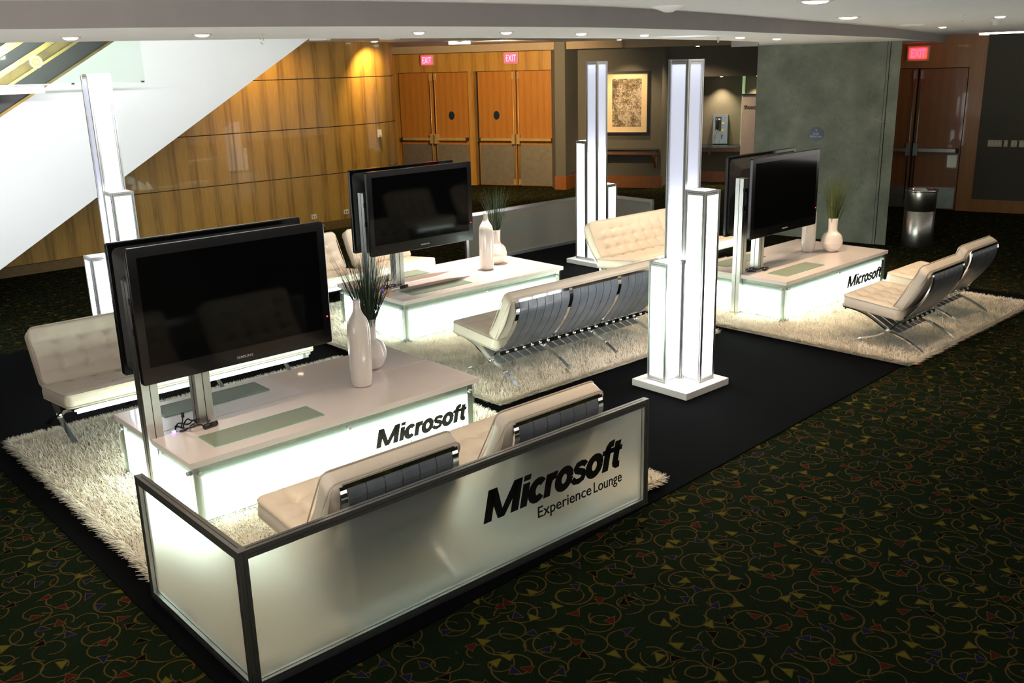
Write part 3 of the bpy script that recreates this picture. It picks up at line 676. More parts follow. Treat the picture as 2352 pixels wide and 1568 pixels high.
lo = bpy.data.objects.new('light', l); COL.objects.link(lo); lo.parent = cv; lo.location = (1.05, 6.42, 2.80); lo.rotation_euler = (math.radians(88), 0, 0)
# sprinklers, detector, speaker, track boxes, tube and cove strip
def sprinkler(x, y, z, label):
    t = thing('sprinkler', label, 'sprinkler', (x, y, z), 0, 'sprinkler heads')
    MB().lathe([(.022, 0), (.02, -.003), (.006, -.004), (.005, -.02)], 'lamp_trim', n=16).build('escutcheon', t)
    b = MB(); b.tube([(-.008, 0, -.015), (-.010, 0, -.03), (0, 0, -.045)], .002, 'chrome', 5); b.tube([(.008, 0, -.015), (.010, 0, -.03), (0, 0, -.045)], .002, 'chrome', 5); b.disc(0, 0, -.046, .012, 'chrome', 12, False); b.build('deflector', t)
sprinkler(2.275, 4.236, ZS, 'small sprinkler head in soffit above the escalator panel')
sprinkler(6.451, 4.695, ZS, 'small sprinkler head in soffit near the tall right tower')
sprinkler(7.259, 3.163, ZC, 'small sprinkler head in the front ceiling')
t = thing('smoke_detector', 'round smoke detector near the top right corner', 'smoke detector', (8.648, 3.482, ZC)); MB().lathe([(.06, 0), (.058, -.012), (.035, -.02), (.032, -.045), (.0, -.048)], 'lamp_trim', n=24).build('body', t)
t = thing('ceiling_speaker', 'cone shaped white ceiling fitting near the top edge', 'speaker', (3.993, 3.215, ZC)); MB().lathe([(.085, 0), (.085, -.004), (.02, -.028), (.0, -.03)], 'ceiling_white', n=32).build('cone', t)
t = thing('ceiling_disc', 'flat pale disc on front ceiling above the exit sign', 'ceiling fitting', (8.993, 4.379, ZC)); MB().lathe([(.11, 0), (.11, -.008), (.04, -.014), (0, -.014)], 'ceiling_white', n=28).build('cover', t)
for x, y, lab in ((5.968, 9.769, 'grey box fitting on rear ceiling beside the escalator'), (6.76, 9.541, 'grey box fitting on rear ceiling above the wood wall corner')):
    t = thing('ceiling_box', lab, 'ceiling fitting', (x, y, ZR), -.9, 'ceiling box fittings'); MB().box((-.10, -.07, -.085), (.10, .07, 0), 'lamp_trim').build('case', t)
t = thing('tube_light', 'short bright tube light at the rear ceiling edge', 'tube light', (10.7, 13.08, ZR), 0)
MB().tube([(-.14, .12, -.03), (.14, -.12, -.03)], .022, 'strip_glow', 8).build('tube', t); MB().box((-.05, -.05, -.02), (.05, .05, 0), 'lamp_trim').build('mount', t)
t = thing('cove_strip', 'thin glowing cove strip in the right-hand ceiling', 'strip light', (14.44, 5.9, ZC))
MB().box((-.015, -3.0, -.022), (.015, .10, 0), 'strip_glow').build('diffuser', t); MB().box((-.015, .10, -.03), (.25, .13, 0), 'strip_glow').build('end_return', t)

# ================================================================= BLACK CARPET and RUGS
b = MB(); b.prism([(1.365, 3.13), (10.62, 3.62), (10.45, 9.52), (1.365, 9.52)], .0, .008, 'black_carpet')
tag(b.build('black_carpet'), 'large black carpet laid under the whole lounge', 'carpet')
def rug_mesh(w, l, n):
    v = []; f = []; mi = []
    b = MB(); b.prism([(0, 0), (w, 0), (w, l), (0, l)], 0, .014, 'rug_base')
    base = b.build('tmp'); me0 = base.data; nv = len(me0.vertices)
    bv = np.array([q.co[:] for q in me0.vertices]); bf = [tuple(p.vertices) for p in me0.polygons]
    bpy.data.objects.remove(base)
    # pile: curved flat strands, three levels
    x = RNG.uniform(0, w, n); y = RNG.uniform(0, l, n)
    ang = RNG.uniform(0, 2*PI, n); clump = np.sin(x*23+np.sin(y*17)*2)*1.2+np.cos(y*19+np.sin(x*13)*2); ang = ang*.8+clump*.55
    edge = np.minimum(np.minimum(x, w-x), np.minimum(y, l-y)); ne = 14000; side = RNG.integers(0, 4, ne); q_ = RNG.uniform(0, .03, ne); x[:ne] = np.where(side == 0, q_, np.where(side == 1, w-q_, RNG.uniform(0, w, ne))); y[:ne] = np.where(side == 2, q_, np.where(side == 3, l-q_, RNG.uniform(0, l, ne)))
    edge = np.minimum(np.minimum(x, w-x), np.minimum(y, l-y)); near = (edge < .03) & (RNG.random(n) < .75)
    outa = np.arctan2(np.where(np.minimum(y, l-y) < np.minimum(x, w-x), np.where(y < l/2, -1, 1), 0), np.where(np.minimum(y, l-y) < np.minimum(x, w-x), 0, np.where(x < w/2, -1, 1)))
    ang = np.where(near, outa+RNG.normal(0, .5, n), ang)
    L = RNG.uniform(.040, .070, n)*np.where(near, 1.15, 1); lean = np.where(near, RNG.uniform(.4, 1.2, n), RNG.uniform(.35, 1.0, n)); wd = RNG.uniform(.0022, .0042, n)
    dx, dy = np.cos(ang), np.sin(ang); px, py = -dy, dx
    lv = []
    for t in (0, .5, 1):
        hx = L*lean*t**1.6; hz = .006+L*(1-.35*lean)*(t-.28*lean*t*t)*np.where(near, .9, 1)
        ww = wd*(1-.75*t)
        lv.append(np.stack([x+dx*hx-px*ww, y+dy*hx-py*ww, hz], 1)); lv.append(np.stack([x+dx*hx+px*ww, y+dy*hx+py*ww, hz], 1))
    S = np.stack(lv, 1).reshape(-1, 3); verts = np.concatenate([bv, S])
    k = nv + np.arange(n)*6
    q = np.concatenate([np.stack([k, k+1, k+3, k+2], 1), np.stack([k+2, k+3, k+5, k+4], 1)])
    me = bpy.data.meshes.new('shag_rug')
    allf = bf; nl = sum(len(a) for a in allf) + len(q)*4
    me.vertices.add(len(verts)); me.vertices.foreach_set('co', verts.ravel())
    me.loops.add(nl); me.polygons.add(len(allf)+len(q))
    loops = np.concatenate([np.array([i for a in allf for i in a]), q.ravel()]); me.loops.foreach_set('vertex_index', loops.astype(np.int32))
    st = []; s = 0
    for a in allf: st.append(s); s += len(a)
    starts = np.concatenate([np.array(st), s+4*np.arange(len(q))]); me.polygons.foreach_set('loop_start', starts.astype(np.int32))
    me.update(calc_edges=True); me.materials.append(MATS['rug_base']); me.materials.append(MATS['shag'])
    me.polygons.foreach_set('material_index', np.concatenate([np.zeros(len(allf)), np.ones(len(q))]).astype(np.int32))
    me.validate(); return me
RUG = rug_mesh(2.72, 3.62, 150000)
for x, y, a, lab in ((1.53, 3.40, 0, 'cream shag rug under the nearest glowing display table'), (4.47, 5.14, 0, 'cream shag rug under the middle glowing display table'), (7.47, 3.40, .022, 'cream shag rug under the right-hand glowing display table')):
    o = bpy.data.objects.new('shag_rug', RUG); COL.objects.link(o); o.location = (x, y, .008); o.rotation_euler.z = a; tag(o, lab, 'rug', 'cream shag rugs')

# ================================================================= DISPLAY TABLES
TL, TW, TH = 2.085, 1.11, .435
GZ = .012
def make_table(label):
    t = thing('display_table', label, 'table', (0, 0, 0), 0, 'glowing display tables')
    zt = TH; zb = TH-.037; g = .30
    m1 = .587
    b = MB(); b.box((0, 0, zb), (TL, m1-.0025, zt), 'laminate'); b.build('top_board', t, bevel=.002)
    b = MB(); b.box((0, m1+.0025, zb), (TL, TW, zt), 'laminate'); b.build('top_board', t, bevel=.002)
    i = .025  # base inset
    X0, X1, Y0, Y1 = i, TL-i-.02, i, TW-i
    for cx, cy in ((X0, Y0), (X1-.045, Y0), (X0, Y1-.045), (X1-.045, Y1-.045)):
        b = MB(); b.box((cx, cy, GZ), (cx+.045, cy+.045, zb), 'aluminium'); b.build('corner_post', t)
    for nm, lo, hi in (('bottom_rail', GZ, GZ+.035), ('top_rail', zb-.035, zb)):
        b = MB(); b.box((X0+.045, Y0+.005, lo), (X1-.045, Y0+.04, hi), 'aluminium'); b.box((X0+.045, Y1-.04, lo), (X1-.045, Y1-.005, hi), 'aluminium')
        b.box((X0+.005, Y0+.045, lo), (X0+.04, Y1-.045, hi), 'aluminium'); b.box((X1-.04, Y0+.045, lo), (X1-.005, Y1-.045, hi), 'aluminium'); b.build(nm, t)
    # glowing panels
    zl0, zl1 = .060, .322
    MB().box((X0+.05, Y0+.002, zl0), (X1-.05, Y0+.012, zl1), 'table_light').build('light_panel', t)
    MB().box((X0+.05, Y1-.012, zl0), (X1-.05, Y1-.002, zl1), 'table_light').build('light_panel', t)
    ym = TW/2
    MB().box((X0+.002, Y0+.05, zl0), (X0+.012, ym-.035, zl1), 'table_light').build('light_panel', t)
    MB().box((X0+.002, ym+.035, zl0), (X0+.012, Y1-.05, zl1), 'table_light').build('light_panel', t)
    MB().box((X1-.012, Y0+.05, zl0), (X1-.002, Y1-.05, zl1), 'table_light').build('light_panel', t)
    # backing of the frosted band above the lamps
    b = MB(); b.box((X0+.04, Y0+.02, .05), (X1-.04, Y0+.025, zb), 'lining'); b.box((X0+.04, Y1-.025, .05), (X1-.04, Y1-.02, zb), 'lining')
    b.box((X0+.02, Y0+.04, .05), (X0+.025, Y1-.04, zb), 'lining'); b.box((X1-.025, Y0+.04, .05), (X1-.02, Y1-.04, zb), 'lining'); b.build('inner_lining', t)
    # acrylic cover sheets on round standoffs
    c = .012
    MB().box((X0, Y0-c-.006, GZ), (X1, Y0-c, zb-.004), 'acrylic').build('cover_sheet', t)
    MB().box((X0, Y1+c, GZ), (X1, Y1+c+.006, zb-.004), 'acrylic').build('cover_sheet', t)
    MB().box((X0-c-.006, Y0, GZ), (X0-c, Y1, zb-.004), 'acrylic').build('cover_sheet', t)
    MB().box((X1+c, Y0, GZ), (X1+c+.006, Y1, zb-.004), 'acrylic').build('cover_sheet', t)
    def stand(P, d):
        P = Vector(P); b = MB(); b.tube([P, P+Vector(d)*.024], .013, 'aluminium', 14); b.build('standoff', t)
    for x in (X0+.035, (X0+X1)/2, X1-.035):
        for z in (zb-.045, .045):
            stand((x, Y0, z), (0, -1, 0)); stand((x, Y1, z), (0, 1, 0))
    for y in (Y0+.035, Y1-.035):
        for z in (zb-.045, .045): stand((X0, y, z), (-1, 0, 0)); stand((X1, y, z), (1, 0, 0))
    # television posts: one at the end of the table, one set in
    for x, z0 in ((-.02, GZ), (.30, TH)):
        b = MB(); b.box((x, ym-.045, z0), (x+.095, ym+.045, 1.38), 'aluminium')
        for xx in (x+.0455,): b.box((xx, ym-.0465, z0+.01), (xx+.004, ym+.0465, 1.379), 'groove')
        b.box((x-.0015, ym-.002, z0+.01), (x+.0965, ym+.002, 1.379), 'groove'); b.build('support_post', t)
    # glass inserts
    for y0, y1 in ((.125, .34), (.815, 1.03)):
        b = MB(); b.box((.21, y0, TH), (.93, y1, TH+.005), 'glass_clear')
        b.build('glass_inset', t)
        e = MB(); e.box((.208, y0-.002, TH), (.932, y0, TH+.006), 'green_glass_edge'); e.box((.208, y1, TH), (.932, y1+.002, TH+.006), 'green_glass_edge')
        e.box((.208, y0, TH), (.21, y1, TH+.006), 'green_glass_edge'); e.box((.93, y0, TH), (.932, y1, TH+.006), 'green_glass_edge'); e.build('glass_edge', t)
    yf = Y0-c-.0065
    wordmark('large_lettering', (1.215, yf, .155), (1, 0, 0), (0, 0, 1), .755, .128, 'ink_grey', t, .004)
    for wd, xo, ww in (('Experience', 0, .30), ('Lounge', .315, .165)): text('small_lettering', wd, (1.49+xo, yf, .090), (1, 0, 0), (0, 0, 1), ww, .048, 'ink_grey', t, .001, 0, 0)
    return t
T1 = make_table('glowing white display table nearest the camera')
P1, P2, P3 = (1.901, 4.797), (4.921, 6.967), (7.886, 4.851)
RT = .022
T1.location = (*P1, GZ)
T2 = dup(T1, (*P2, GZ), .004, 'glowing white display table in the middle, far side of the chrome-backed sofa')
T3 = dup(T1, (*P3, GZ), RT, 'glowing white display table on the right, before the concrete pillar')
T1.location.z = T2.location.z = T3.location.z = 0.0
def on_table(P, rot, x, y): c, s = math.cos(rot), math.sin(rot); return (P[0]+x*c-y*s, P[1]+x*s+y*c)

# ---- televisions
def make_tv(label):
    t = thing('television', label, 'television', (0, 0, 0), 0, 'wide black televisions')
    W_, H_ = 1.243, .785
    def rr(w, h, r, k=6):
        pts = []
        for cx, cz, a0 in ((w/2-r, h/2-r, 0), (-w/2+r, h/2-r, PI/2), (-w/2+r, -h/2+r, PI), (w/2-r, -h/2+r, 1.5*PI)):
            for i in range(k+1): a = a0+i*PI/2/k; pts.append((cx+r*math.cos(a), cz+r*math.sin(a)))
        return pts
    b = MB(); b.xprism(rr(W_, H_, .018), (0, 0, 0), (1, 0, 0), (0, 0, 1), (0, .035, 0), 'tv_plastic'); b.build('bezel', t, bevel=.006)
    b = MB(); b.box((-W_/2+.055, -.0015, -H_/2+.10), (W_/2-.055, .002, H_/2-.055), 'tv_screen'); b.build('screen', t)
    b = MB(); o = rr(W_-.05, H_-.06, .04); i = rr(W_-.28, H_-.26, .06); n = len(o)
    vs = [(x, .035, z) for x, z in o]+[(x, .085, z) for x, z in i]; b.add(vs, [(k, (k+1) % n, n+(k+1) % n, n+k) for k in range(n)]+[tuple(range(n, 2*n))], 'tv_back'); b.build('rear_housing', t)
    b = MB(); b.tube([(W_/2-.028, -.004, -.215), (W_/2-.028, .002, -.215)], .005, 'led_red', 10); b.build('standby_light', t)
    text('maker_lettering', 'SAMSUNG', (-.045, -.0016, -H_/2+.035), (1, 0, 0), (0, 0, 1), .105, .015, 'logo_grey', t, .001, .01)
    b = MB(); b.box((-.52, .085, -.16), (-.20, .10, .16), 'tv_back'); b.box((-.60, .098, .06), (-.16, .112, .10), 'tv_back'); b.box((-.60, .098, -.12), (-.16, .112, -.08), 'tv_back'); b.build('wall_mount', t)
    return t
TVX, TVZ = .575, 1.19
tv0 = None
for (P, rot, la, lb) in ((P1, 0.0, 'black television facing the camera above the nearest display table', 'black television facing away, back to back on the nearest display table'),
                         (P2, .004, 'black television facing the camera above the middle display table', 'black television facing away, back to back on the middle display table'),
                         (P3, RT, 'black television facing the camera above the right-hand display table', 'black television facing away, back to back on the right-hand table')):
    x, y = on_table(P, rot, TVX, TW/2-.045-.1115)
    xb_, yb_ = on_table(P, rot, TVX, TW/2+.045+.1115)
    if tv0 is None: tv0 = make_tv(la); tv0.location = (x, y, TVZ); tv0.rotation_euler.z = rot
    else: dup(tv0, (x, y, TVZ), rot, la)
    dup(tv0, (xb_, yb_, TVZ), rot+PI, lb)
# the mount of a television turned round sits on the other half, so its posts side is mirrored
for o in [q for q in COL.objects if q.name.startswith('television')]:
    if abs(o.rotation_euler.z) > 2:
        for ch in o.children:
            if ch.name.startswith('wall_mount'): ch.location.x = .72

# ---- vases, grass, cables
def make_bottle(label):
    t = thing('bottle_vase', label, 'vase', (0, 0, 0), 0, 'tall white bottle vases')
    pr = catmull([(0, 0, 0), (.055, .002, 0), (.068, .02, 0), (.075, .10, 0), (.0765, .25, 0), (.074, .40, 0), (.064, .455, 0), (.040, .495, 0), (.027, .525, 0), (.023, .56, 0), (.023, .592, 0)], 4)
    b = MB(); b.lathe([(max(p[0], 0), p[1]) for p in pr]+[(.019, .592), (.019, .54)], 'ceramic', n=40); b.build('body', t); return t
def make_round(label):
    t = thing('round_vase', label, 'vase', (0, 0, 0), 0, 'round white vases')
    pr = catmull([(0, 0, 0), (.045, .002, 0), (.085, .03, 0), (.112, .085, 0), (.115, .125, 0), (.095, .185, 0), (.062, .215, 0), (.050, .235, 0), (.050, .30, 0), (.053, .368, 0)], 4)
    b = MB(); b.lathe([(max(p[0], 0), p[1]) for p in pr]+[(.048, .368), (.045, .24)], 'ceramic', n=40); b.build('body', t); return t
def make_grass(label, mat_, h, spread, n, seed):
    r = random.Random(seed); b = MB()
    for k in range(n):
        a = r.uniform(0, 2*PI); q = r.random()**.6*spread; L = h*r.uniform(.62, 1.0)*(1-.12*q/spread); r0 = r.uniform(0, .028); wd = r.uniform(.0018, .0032); bend = r.uniform(.9, 1.5)
        P = []; s = Vector((-math.sin(a+.5), math.cos(a+.5), 0))
        for j in range(5):
            tt = j/4; rad = r0+q*tt**bend; P.append(Vector((rad*math.cos(a), rad*math.sin(a), -.10+(L+.10)*tt)))
        vs = []; fs = []
        for j, p in enumerate(P): ww = wd*(1-.8*j/4); vs += [p-s*ww, p+s*ww]
        for j in range(4): fs.append((2*j, 2*j+1, 2*j+3, 2*j+2))
        b.add(vs, fs, mat_)
    o = b.build('ornamental_grass', normals=False); return tag(o, label, 'grass', 'bunches of ornamental grass')
bt = make_bottle('tall white bottle vase on the nearest display table'); bt.location = (3.325, 5.241, TH)
x, y = on_table(P2, .004, 1.455, .503); dup(bt, (x, y, TH), 0, 'tall white bottle vase on the middle display table')
x, y = on_table(P3, RT, 1.48, .64); dup(bt, (9.351, 5.513, TH), 0, 'white bottle vase half hidden behind television on the right-hand table')
rv = make_round('round white vase behind the bottle on the nearest table'); rv.location = (3.578, 5.503, TH)
dup(rv, (6.632, 7.622, TH), 0, 'round white vase behind the bottle on the middle table')
dup(rv, (9.514, 5.323, TH), 0, 'round white vase with grass on the right-hand table')
make_grass('dark green grass in the round vase on the nearest table', 'grass_dark', .53, .24, 420, 1).location = (3.578, 5.503, TH+.36)
make_grass('green grass in the round vase on the middle table', 'grass_dark', .50, .17, 170, 2).location = (6.632, 7.622, TH+.36)
make_grass('pale olive grass in the round vase on the right-hand table', 'grass_light', .54, .18, 240, 3).location = (9.514, 5.323, TH+.36)
def cables(label, P, rot, seed, lamp_):
    r = random.Random(seed); x, y = on_table(P, rot, .17, TW/2-.02)
    t = thing('cable_bundle', label, 'cables', (x, y, TH), rot, 'cable bundles at the television posts')
    for k in range(4):
        pts = [(-.02+r.uniform(-.03, .03), r.uniform(-.05, .03), .006)]
        for j in range(6): pts.append((pts[-1][0]+r.uniform(.01, .045), max(-.09, min(.06, pts[-1][1]+r.uniform(-.04, .04))), .006+r.uniform(0, .03)))
        b = MB(); b.tube(catmull(pts, 4), .0045, 'cable', 6); b.build('cable', t)
    b = MB(); b.tube([(.12, -.10, .016), (.21, -.085, .016)], .015, 'cable', 10); b.build('plug', t)
    if lamp_:
        b = MB(); b.tube([(.02, .0, .01), (.03, -.01, .05), (.035, -.012, .085)], .004, 'cable', 6); b.tube([(.035, -.012, .08), (.037, -.013, .11)], .010, 'cable', 8); b.build('upright_plug', t)
        b = MB(); b.box((-.045, -.03, .004), (-.025, -.02, .016), 'usb_purple'); b.build('connector', t)
cables('tangle of black cables with an upright plug on the nearest table', P1, 0, 5, True)
cables('small tangle of black cables on the middle table', P2, .004, 8, True)
cables('coil of black cable with a plug on the right-hand table', P3, RT, 12, False)

# ================================================================= LIGHT TOWERS
def make_tower(label, flip):
    t = thing('light_tower', label, 'light tower', (0, 0, 0), 0, 'glowing stepped light towers')
    a, mrg, bt_ = .1865, .084, .055; h1, h2, h3 = 2.492, 1.548, 1.006
    MB().box((-mrg, -mrg, 0), (2*a+mrg, 2*a+mrg, bt_), 'tower_base').build('base', t, bevel=.003)
    cells = {(0, 0): None, (1, 1): h1, (1, 0): h2, (0, 1): h3}
    if flip: cells = {(1, 1): None, (0, 0): h1, (0, 1): h2, (1, 0): h3}
    SPLIT = 1.40
    def hh(i, j): return cells.get((i, j)) or 0
    for (i, j), h in cells.items():
        if not h: continue
        nm = {h1: 'tall_column', h2: 'middle_column', h3: 'short_column'}[h]
        x0, y0 = i*a, j*a; p = .026; fr = MB()
        for cx, cy in ((x0, y0), (x0+a-p, y0), (x0, y0+a-p), (x0+a-p, y0+a-p)):
            fr.box((cx, cy, bt_), (cx+p, cy+p, h), 'aluminium')
            for s0 in (0, 1):   # groove lines on the outer faces
                gx = cx-.0008 if s0 == 0 else cx+p-.0002
                fr.box((gx, cy+p/2-.0015, bt_+.01), (gx+.001, cy+p/2+.0015, h-.01), 'groove')
                gy = cy-.0008 if s0 == 0 else cy+p-.0002
                fr.box((cx+p/2-.0015, gy, bt_+.01), (cx+p/2+.0015, gy+.001, h-.01), 'groove')
        for z0 in (bt_, h-.035):
            for lo, hi in (((x0+p, y0+.003), (x0+a-p, y0+.022)), ((x0+p, y0+a-.022), (x0+a-p, y0+a-.003)), ((x0+.003, y0+p), (x0+.022, y0+a-p)), ((x0+a-.022, y0+p), (x0+a-.003, y0+a-p))):
                fr.box((*lo, z0), (*hi, z0+.035), 'aluminium')
            zm = z0+.0175
            fr.box((x0+p, y0+.0022, zm-.0015), (x0+a-p, y0+.0032, zm+.0015), 'groove'); fr.box((x0+.0022, y0+p, zm-.0015), (x0+.0032, y0+a-p, zm+.0015), 'groove')
        f = fr.build(nm, t)
        z0 = bt_+.035; z1 = h-.035
        segs = [(z0, z1, 'tower_light_low', 'light_panel')] if h != h1 else [(z0, SPLIT, 'tower_light_low', 'light_panel'), (SPLIT, z1, 'tower_light_high', 'upper_light_panel')]
        for zz0, zz1, m, nm2 in segs:
            b = MB()
            for side in range(4):
                q = .010
                if side == 0: lo, hi = (x0+p, y0+q), (x0+a-p, y0+q+.004)
                if side == 1: lo, hi = (x0+p, y0+a-q-.004), (x0+a-p, y0+a-q)
                if side == 2: lo, hi = (x0+q, y0+p), (x0+q+.004, y0+a-p)
                if side == 3: lo, hi = (x0+a-q-.004, y0+p), (x0+a-q, y0+a-p)
                b.box((*lo, zz0), (*hi, zz1), m)
            b.build(nm2, f)
        MB().box((x0+.022, y0+.022, h-.010), (x0+a-.022, y0+a-.022, h-.004), 'tower_light_low').build('top_panel', f)
        if h == h1:
            cx, cy = x0+a/2, y0+a/2
            MB().tube([(cx, cy, .2), (cx, cy, 1.52)], .016, 'tower_light_low', 10).build('lamp_tube', f)
    return t
tm = make_tower('stepped light tower on white base in front of the chrome-backed sofa', False); tm.location = (5.612, 4.286, .008)
dup(tm, (2.64, 8.06, .008), -.05, 'stepped light tower at left, behind the tufted sofa and nearest television')
tq = make_tower('stepped light tower furthest away, behind the tufted white sofa', True); tq.location = (8.737, 8.10, .008)

# ================================================================= BARRIERS
def make_barrier(label):
    t = thing('frosted_barrier', label, 'barrier', (0, 0, 0), 0, 'low frosted corner barriers')
    Lx, Ly, H, p = 2.522, 1.061, .652, .040
    for nm, cx, cy in (('corner_post', 0, 0), ('end_post', Lx-p, 0), ('end_post', 0, Ly-p)):
        b = MB(); b.box((cx, cy, 0), (cx+p, cy+p, H), 'aluminium')
        b.box((cx-.001, cy+p/2-.002, 0.01), (cx, cy+p/2+.002, H-.005), 'groove'); b.box((cx+p/2-.002, cy-.001, .01), (cx+p/2+.002, cy, H-.005), 'groove'); b.build(nm, t)
    for nm, z0 in (('top_rail', H-p), ('bottom_rail', 0)):
        b = MB(); b.box((p, 0, z0), (Lx-p, p, z0+p), 'aluminium'); b.box((p, p/2-.002, z0+p), (Lx-p, p/2+.002, z0+p+.001), 'groove'); b.box((p, -.001, z0+p/2-.002), (Lx-p, 0, z0+p/2+.002), 'groove'); b.build(nm, t)
        b = MB(); b.box((0, p, z0), (p, Ly-p, z0+p), 'aluminium'); b.box((p/2-.002, p, z0+p), (p/2+.002, Ly-p, z0+p+.001), 'groove'); b.box((-.001, p, z0+p/2-.002), (0, Ly-p, z0+p/2+.002), 'groove'); b.build(nm, t)
    MB().add([(p-.005, p/2, p-.005), (Lx-p+.005, p/2, p-.005), (Lx-p+.005, p/2, H-p+.005), (p-.005, p/2, H-p+.005)], [(0, 1, 2, 3)], 'frosted').build('frosted_panel', t)
    MB().add([(p/2, p-.005, p-.005), (p/2, Ly-p+.005, p-.005), (p/2, Ly-p+.005, H-p+.005), (p/2, p-.005, H-p+.005)], [(0, 1, 2, 3)], 'frosted').build('frosted_panel', t)
    wordmark('large_lettering', (1.285, p/2-.003, .302), (1, 0, 0), (0, 0, 1), 1.03, .178, 'black_vinyl', t, .002)
    for wd, xo, ww in (('Experience', 0, .405), ('Lounge', .425, .23)): text('small_lettering', wd, (1.655+xo, p/2-.003, .190), (1, 0, 0), (0, 0, 1), ww, .082, 'black_vinyl', t, .002, .004, 0)
    return t
B1 = make_barrier('frosted corner barrier in the foreground, lit from behind'); B1.location = (1.446, 3.275, .008)
dup(B1, (10.245, 9.49, .008), PI, 'grey frosted corner barrier at the far corner, lettering reversed')

# ================================================================= SOFAS AND ARMCHAIRS
BACK = [(0, .705), (-.008, .62), (.04, .49), (.13, .36), (.22, .26), (.33, .15), (.45, .078), (.58, .03), (.61, .026)]
SEAT = [(0, .0), (.02, .012), (.10, .06), (.20, .105), (.33, .15), (.43, .205), (.53, .258), (.64, .288), (.76, .302)]
def c2(p, k=5): return [(q[0], q[1]) for q in catmull([(a, b_, 0) for a, b_ in p], k)]
backc, seatc = c2(BACK), c2(SEAT)
def cushion(w, l, th, nx, ny, name, parent, M):
    """tufted cushion; local u (0..w), v (0..l), thickness along n; M maps (u,v,n) to chair space"""
    M0 = M; rc = .05
    def M(u, v, z):
        a = rc-u if u < rc else (u-(w-rc) if u > w-rc else 0); c = rc-v if v < rc else (v-(l-rc) if v > l-rc else 0)
        if a > 0 and c > 0:
            a /= rc; c /= rc; a2 = a*math.sqrt(max(1-c*c/2, 0)); c2_ = c*math.sqrt(max(1-a*a/2, 0))
            u = rc-a2*rc if u < w/2 else w-rc+a2*rc; v = rc-c2_*rc if v < l/2 else l-rc+c2_*rc
        return M0(u, v, z)
    b = MB(); KU = (nx+1)*8; KV = (ny+1)*8; r = .022
    def top(u, v):
        e = min(u, w-u, v, l-v); z = th
        if e < r: z -= r-math.sqrt(max(r*r-(r-e)**2, 0))
        cu, cv = u/w*(nx+1), v/l*(ny+1)
        du = abs(cu-round(cu)); dv = abs(cv-round(cv)); inside_u = .4 < cu < nx+.6; inside_v = .4 < cv < ny+.6
        su, sv = w/(nx+1), l/(ny+1)
        z += .010*min(1, e/.05)
        if inside_u or inside_v:
            ridge = max(math.exp(-(du*su/.010)**2) if inside_u else 0, math.exp(-(dv*sv/.010)**2) if inside_v else 0); z -= .009*ridge*min(1, e/.06)
        if inside_u and inside_v:
            d = math.hypot(du*su, dv*sv); z -= .024*math.exp(-(d/.024)**2)+.014*math.exp(-(d/.055)**2)
        return z
    us = sorted(set([0, .004, .011, r, .036, .05] + [i*w/KU for i in range(1, KU) if .05 < i*w/KU < w-.05] + [w-.05, w-.036, w-r, w-.011, w-.004, w]))
    vs_ = sorted(set([0, .004, .011, r, .036, .05] + [i*l/KV for i in range(1, KV) if .05 < i*l/KV < l-.05] + [l-.05, l-.036, l-r, l-.011, l-.004, l]))
    n, m = len(us), len(vs_)
    V = [M(u, v, top(u, v)) for v in vs_ for u in us]; Fc = [(j*n+i, j*n+i+1, (j+1)*n+i+1, (j+1)*n+i) for j in range(m-1) for i in range(n-1)]
    b.add(V, Fc, 'leather', True)
    ring = [(us[i], 0) for i in range(n)]+[(w, vs_[j]) for j in range(1, m)]+[(us[i], l) for i in range(n-2, -1, -1)]+[(0, vs_[j]) for j in range(m-2, 0, -1)]
    K = len(ring); prof = [(0, th-r), (.004, th*.55), (.003, th*.25), (-.008, 0)]
    V = []
    for off, z in prof:
        for u, v in ring:
            ou = -off if u == 0 else (off if u == w else 0); ov = -off if v == 0 else (off if v == l else 0); V.append(M(u+ou, v+ov, z))
    Fs = [(q*K+k, q*K+(k+1) % K, (q+1)*K+(k+1) % K, (q+1)*K+k) for q in range(len(prof)-1) for k in range(K)] + [tuple((len(prof)-1)*K+k for k in range(K))]
    b.add(V, Fs, 'leather', True)
    o = b.build(name, parent)
    bb = MB()
    for j in range(1, ny+1):
        for i in range(1, nx+1):
            c = M(i*w/(nx+1), j*l/(ny+1), top(i*w/(nx+1), j*l/(ny+1))+.001); cx = M0(1, 0, 0)-M0(0, 0, 0); cy = (M0(0, j*l/(ny+1)+.01, 0)-M0(0, j*l/(ny+1)-.01, 0)).normalized(); cn = cx.cross(cy).normalized()
            vs = []; fs = []
            for q, (rr, hz) in enumerate(((.012, -.002), (.012, .004), (.009, .007), (.001, .0085))):
                vs += [c+cx*rr*math.cos(2*PI*k/8)+cy*rr*math.sin(2*PI*k/8)+cn*hz for k in range(8)]
                if q: fs += [((q-1)*8+k, (q-1)*8+(k+1) % 8, q*8+(k+1) % 8, q*8+k) for k in range(8)]
            bb.add(vs, fs, 'leather', True)
    bb.build('buttons', o)
    pp = MB()
    for z in (th-.010, .012):
        pts = [M(u, v, z) for u, v in [(0, .05), (0, .025), (0, 0), (.025, 0), (.05, 0), (w-.05, 0), (w-.025, 0), (w, 0), (w, .025), (w, .05), (w, l-.05), (w, l-.025), (w, l), (w-.025, l), (w-.05, l), (.05, l), (.025, l), (0, l), (0, l-.025), (0, l-.05)]]
        pp.tube(pts, .0042, 'piping', 6, closed=True)
    pp.build('piping', o)
    return o
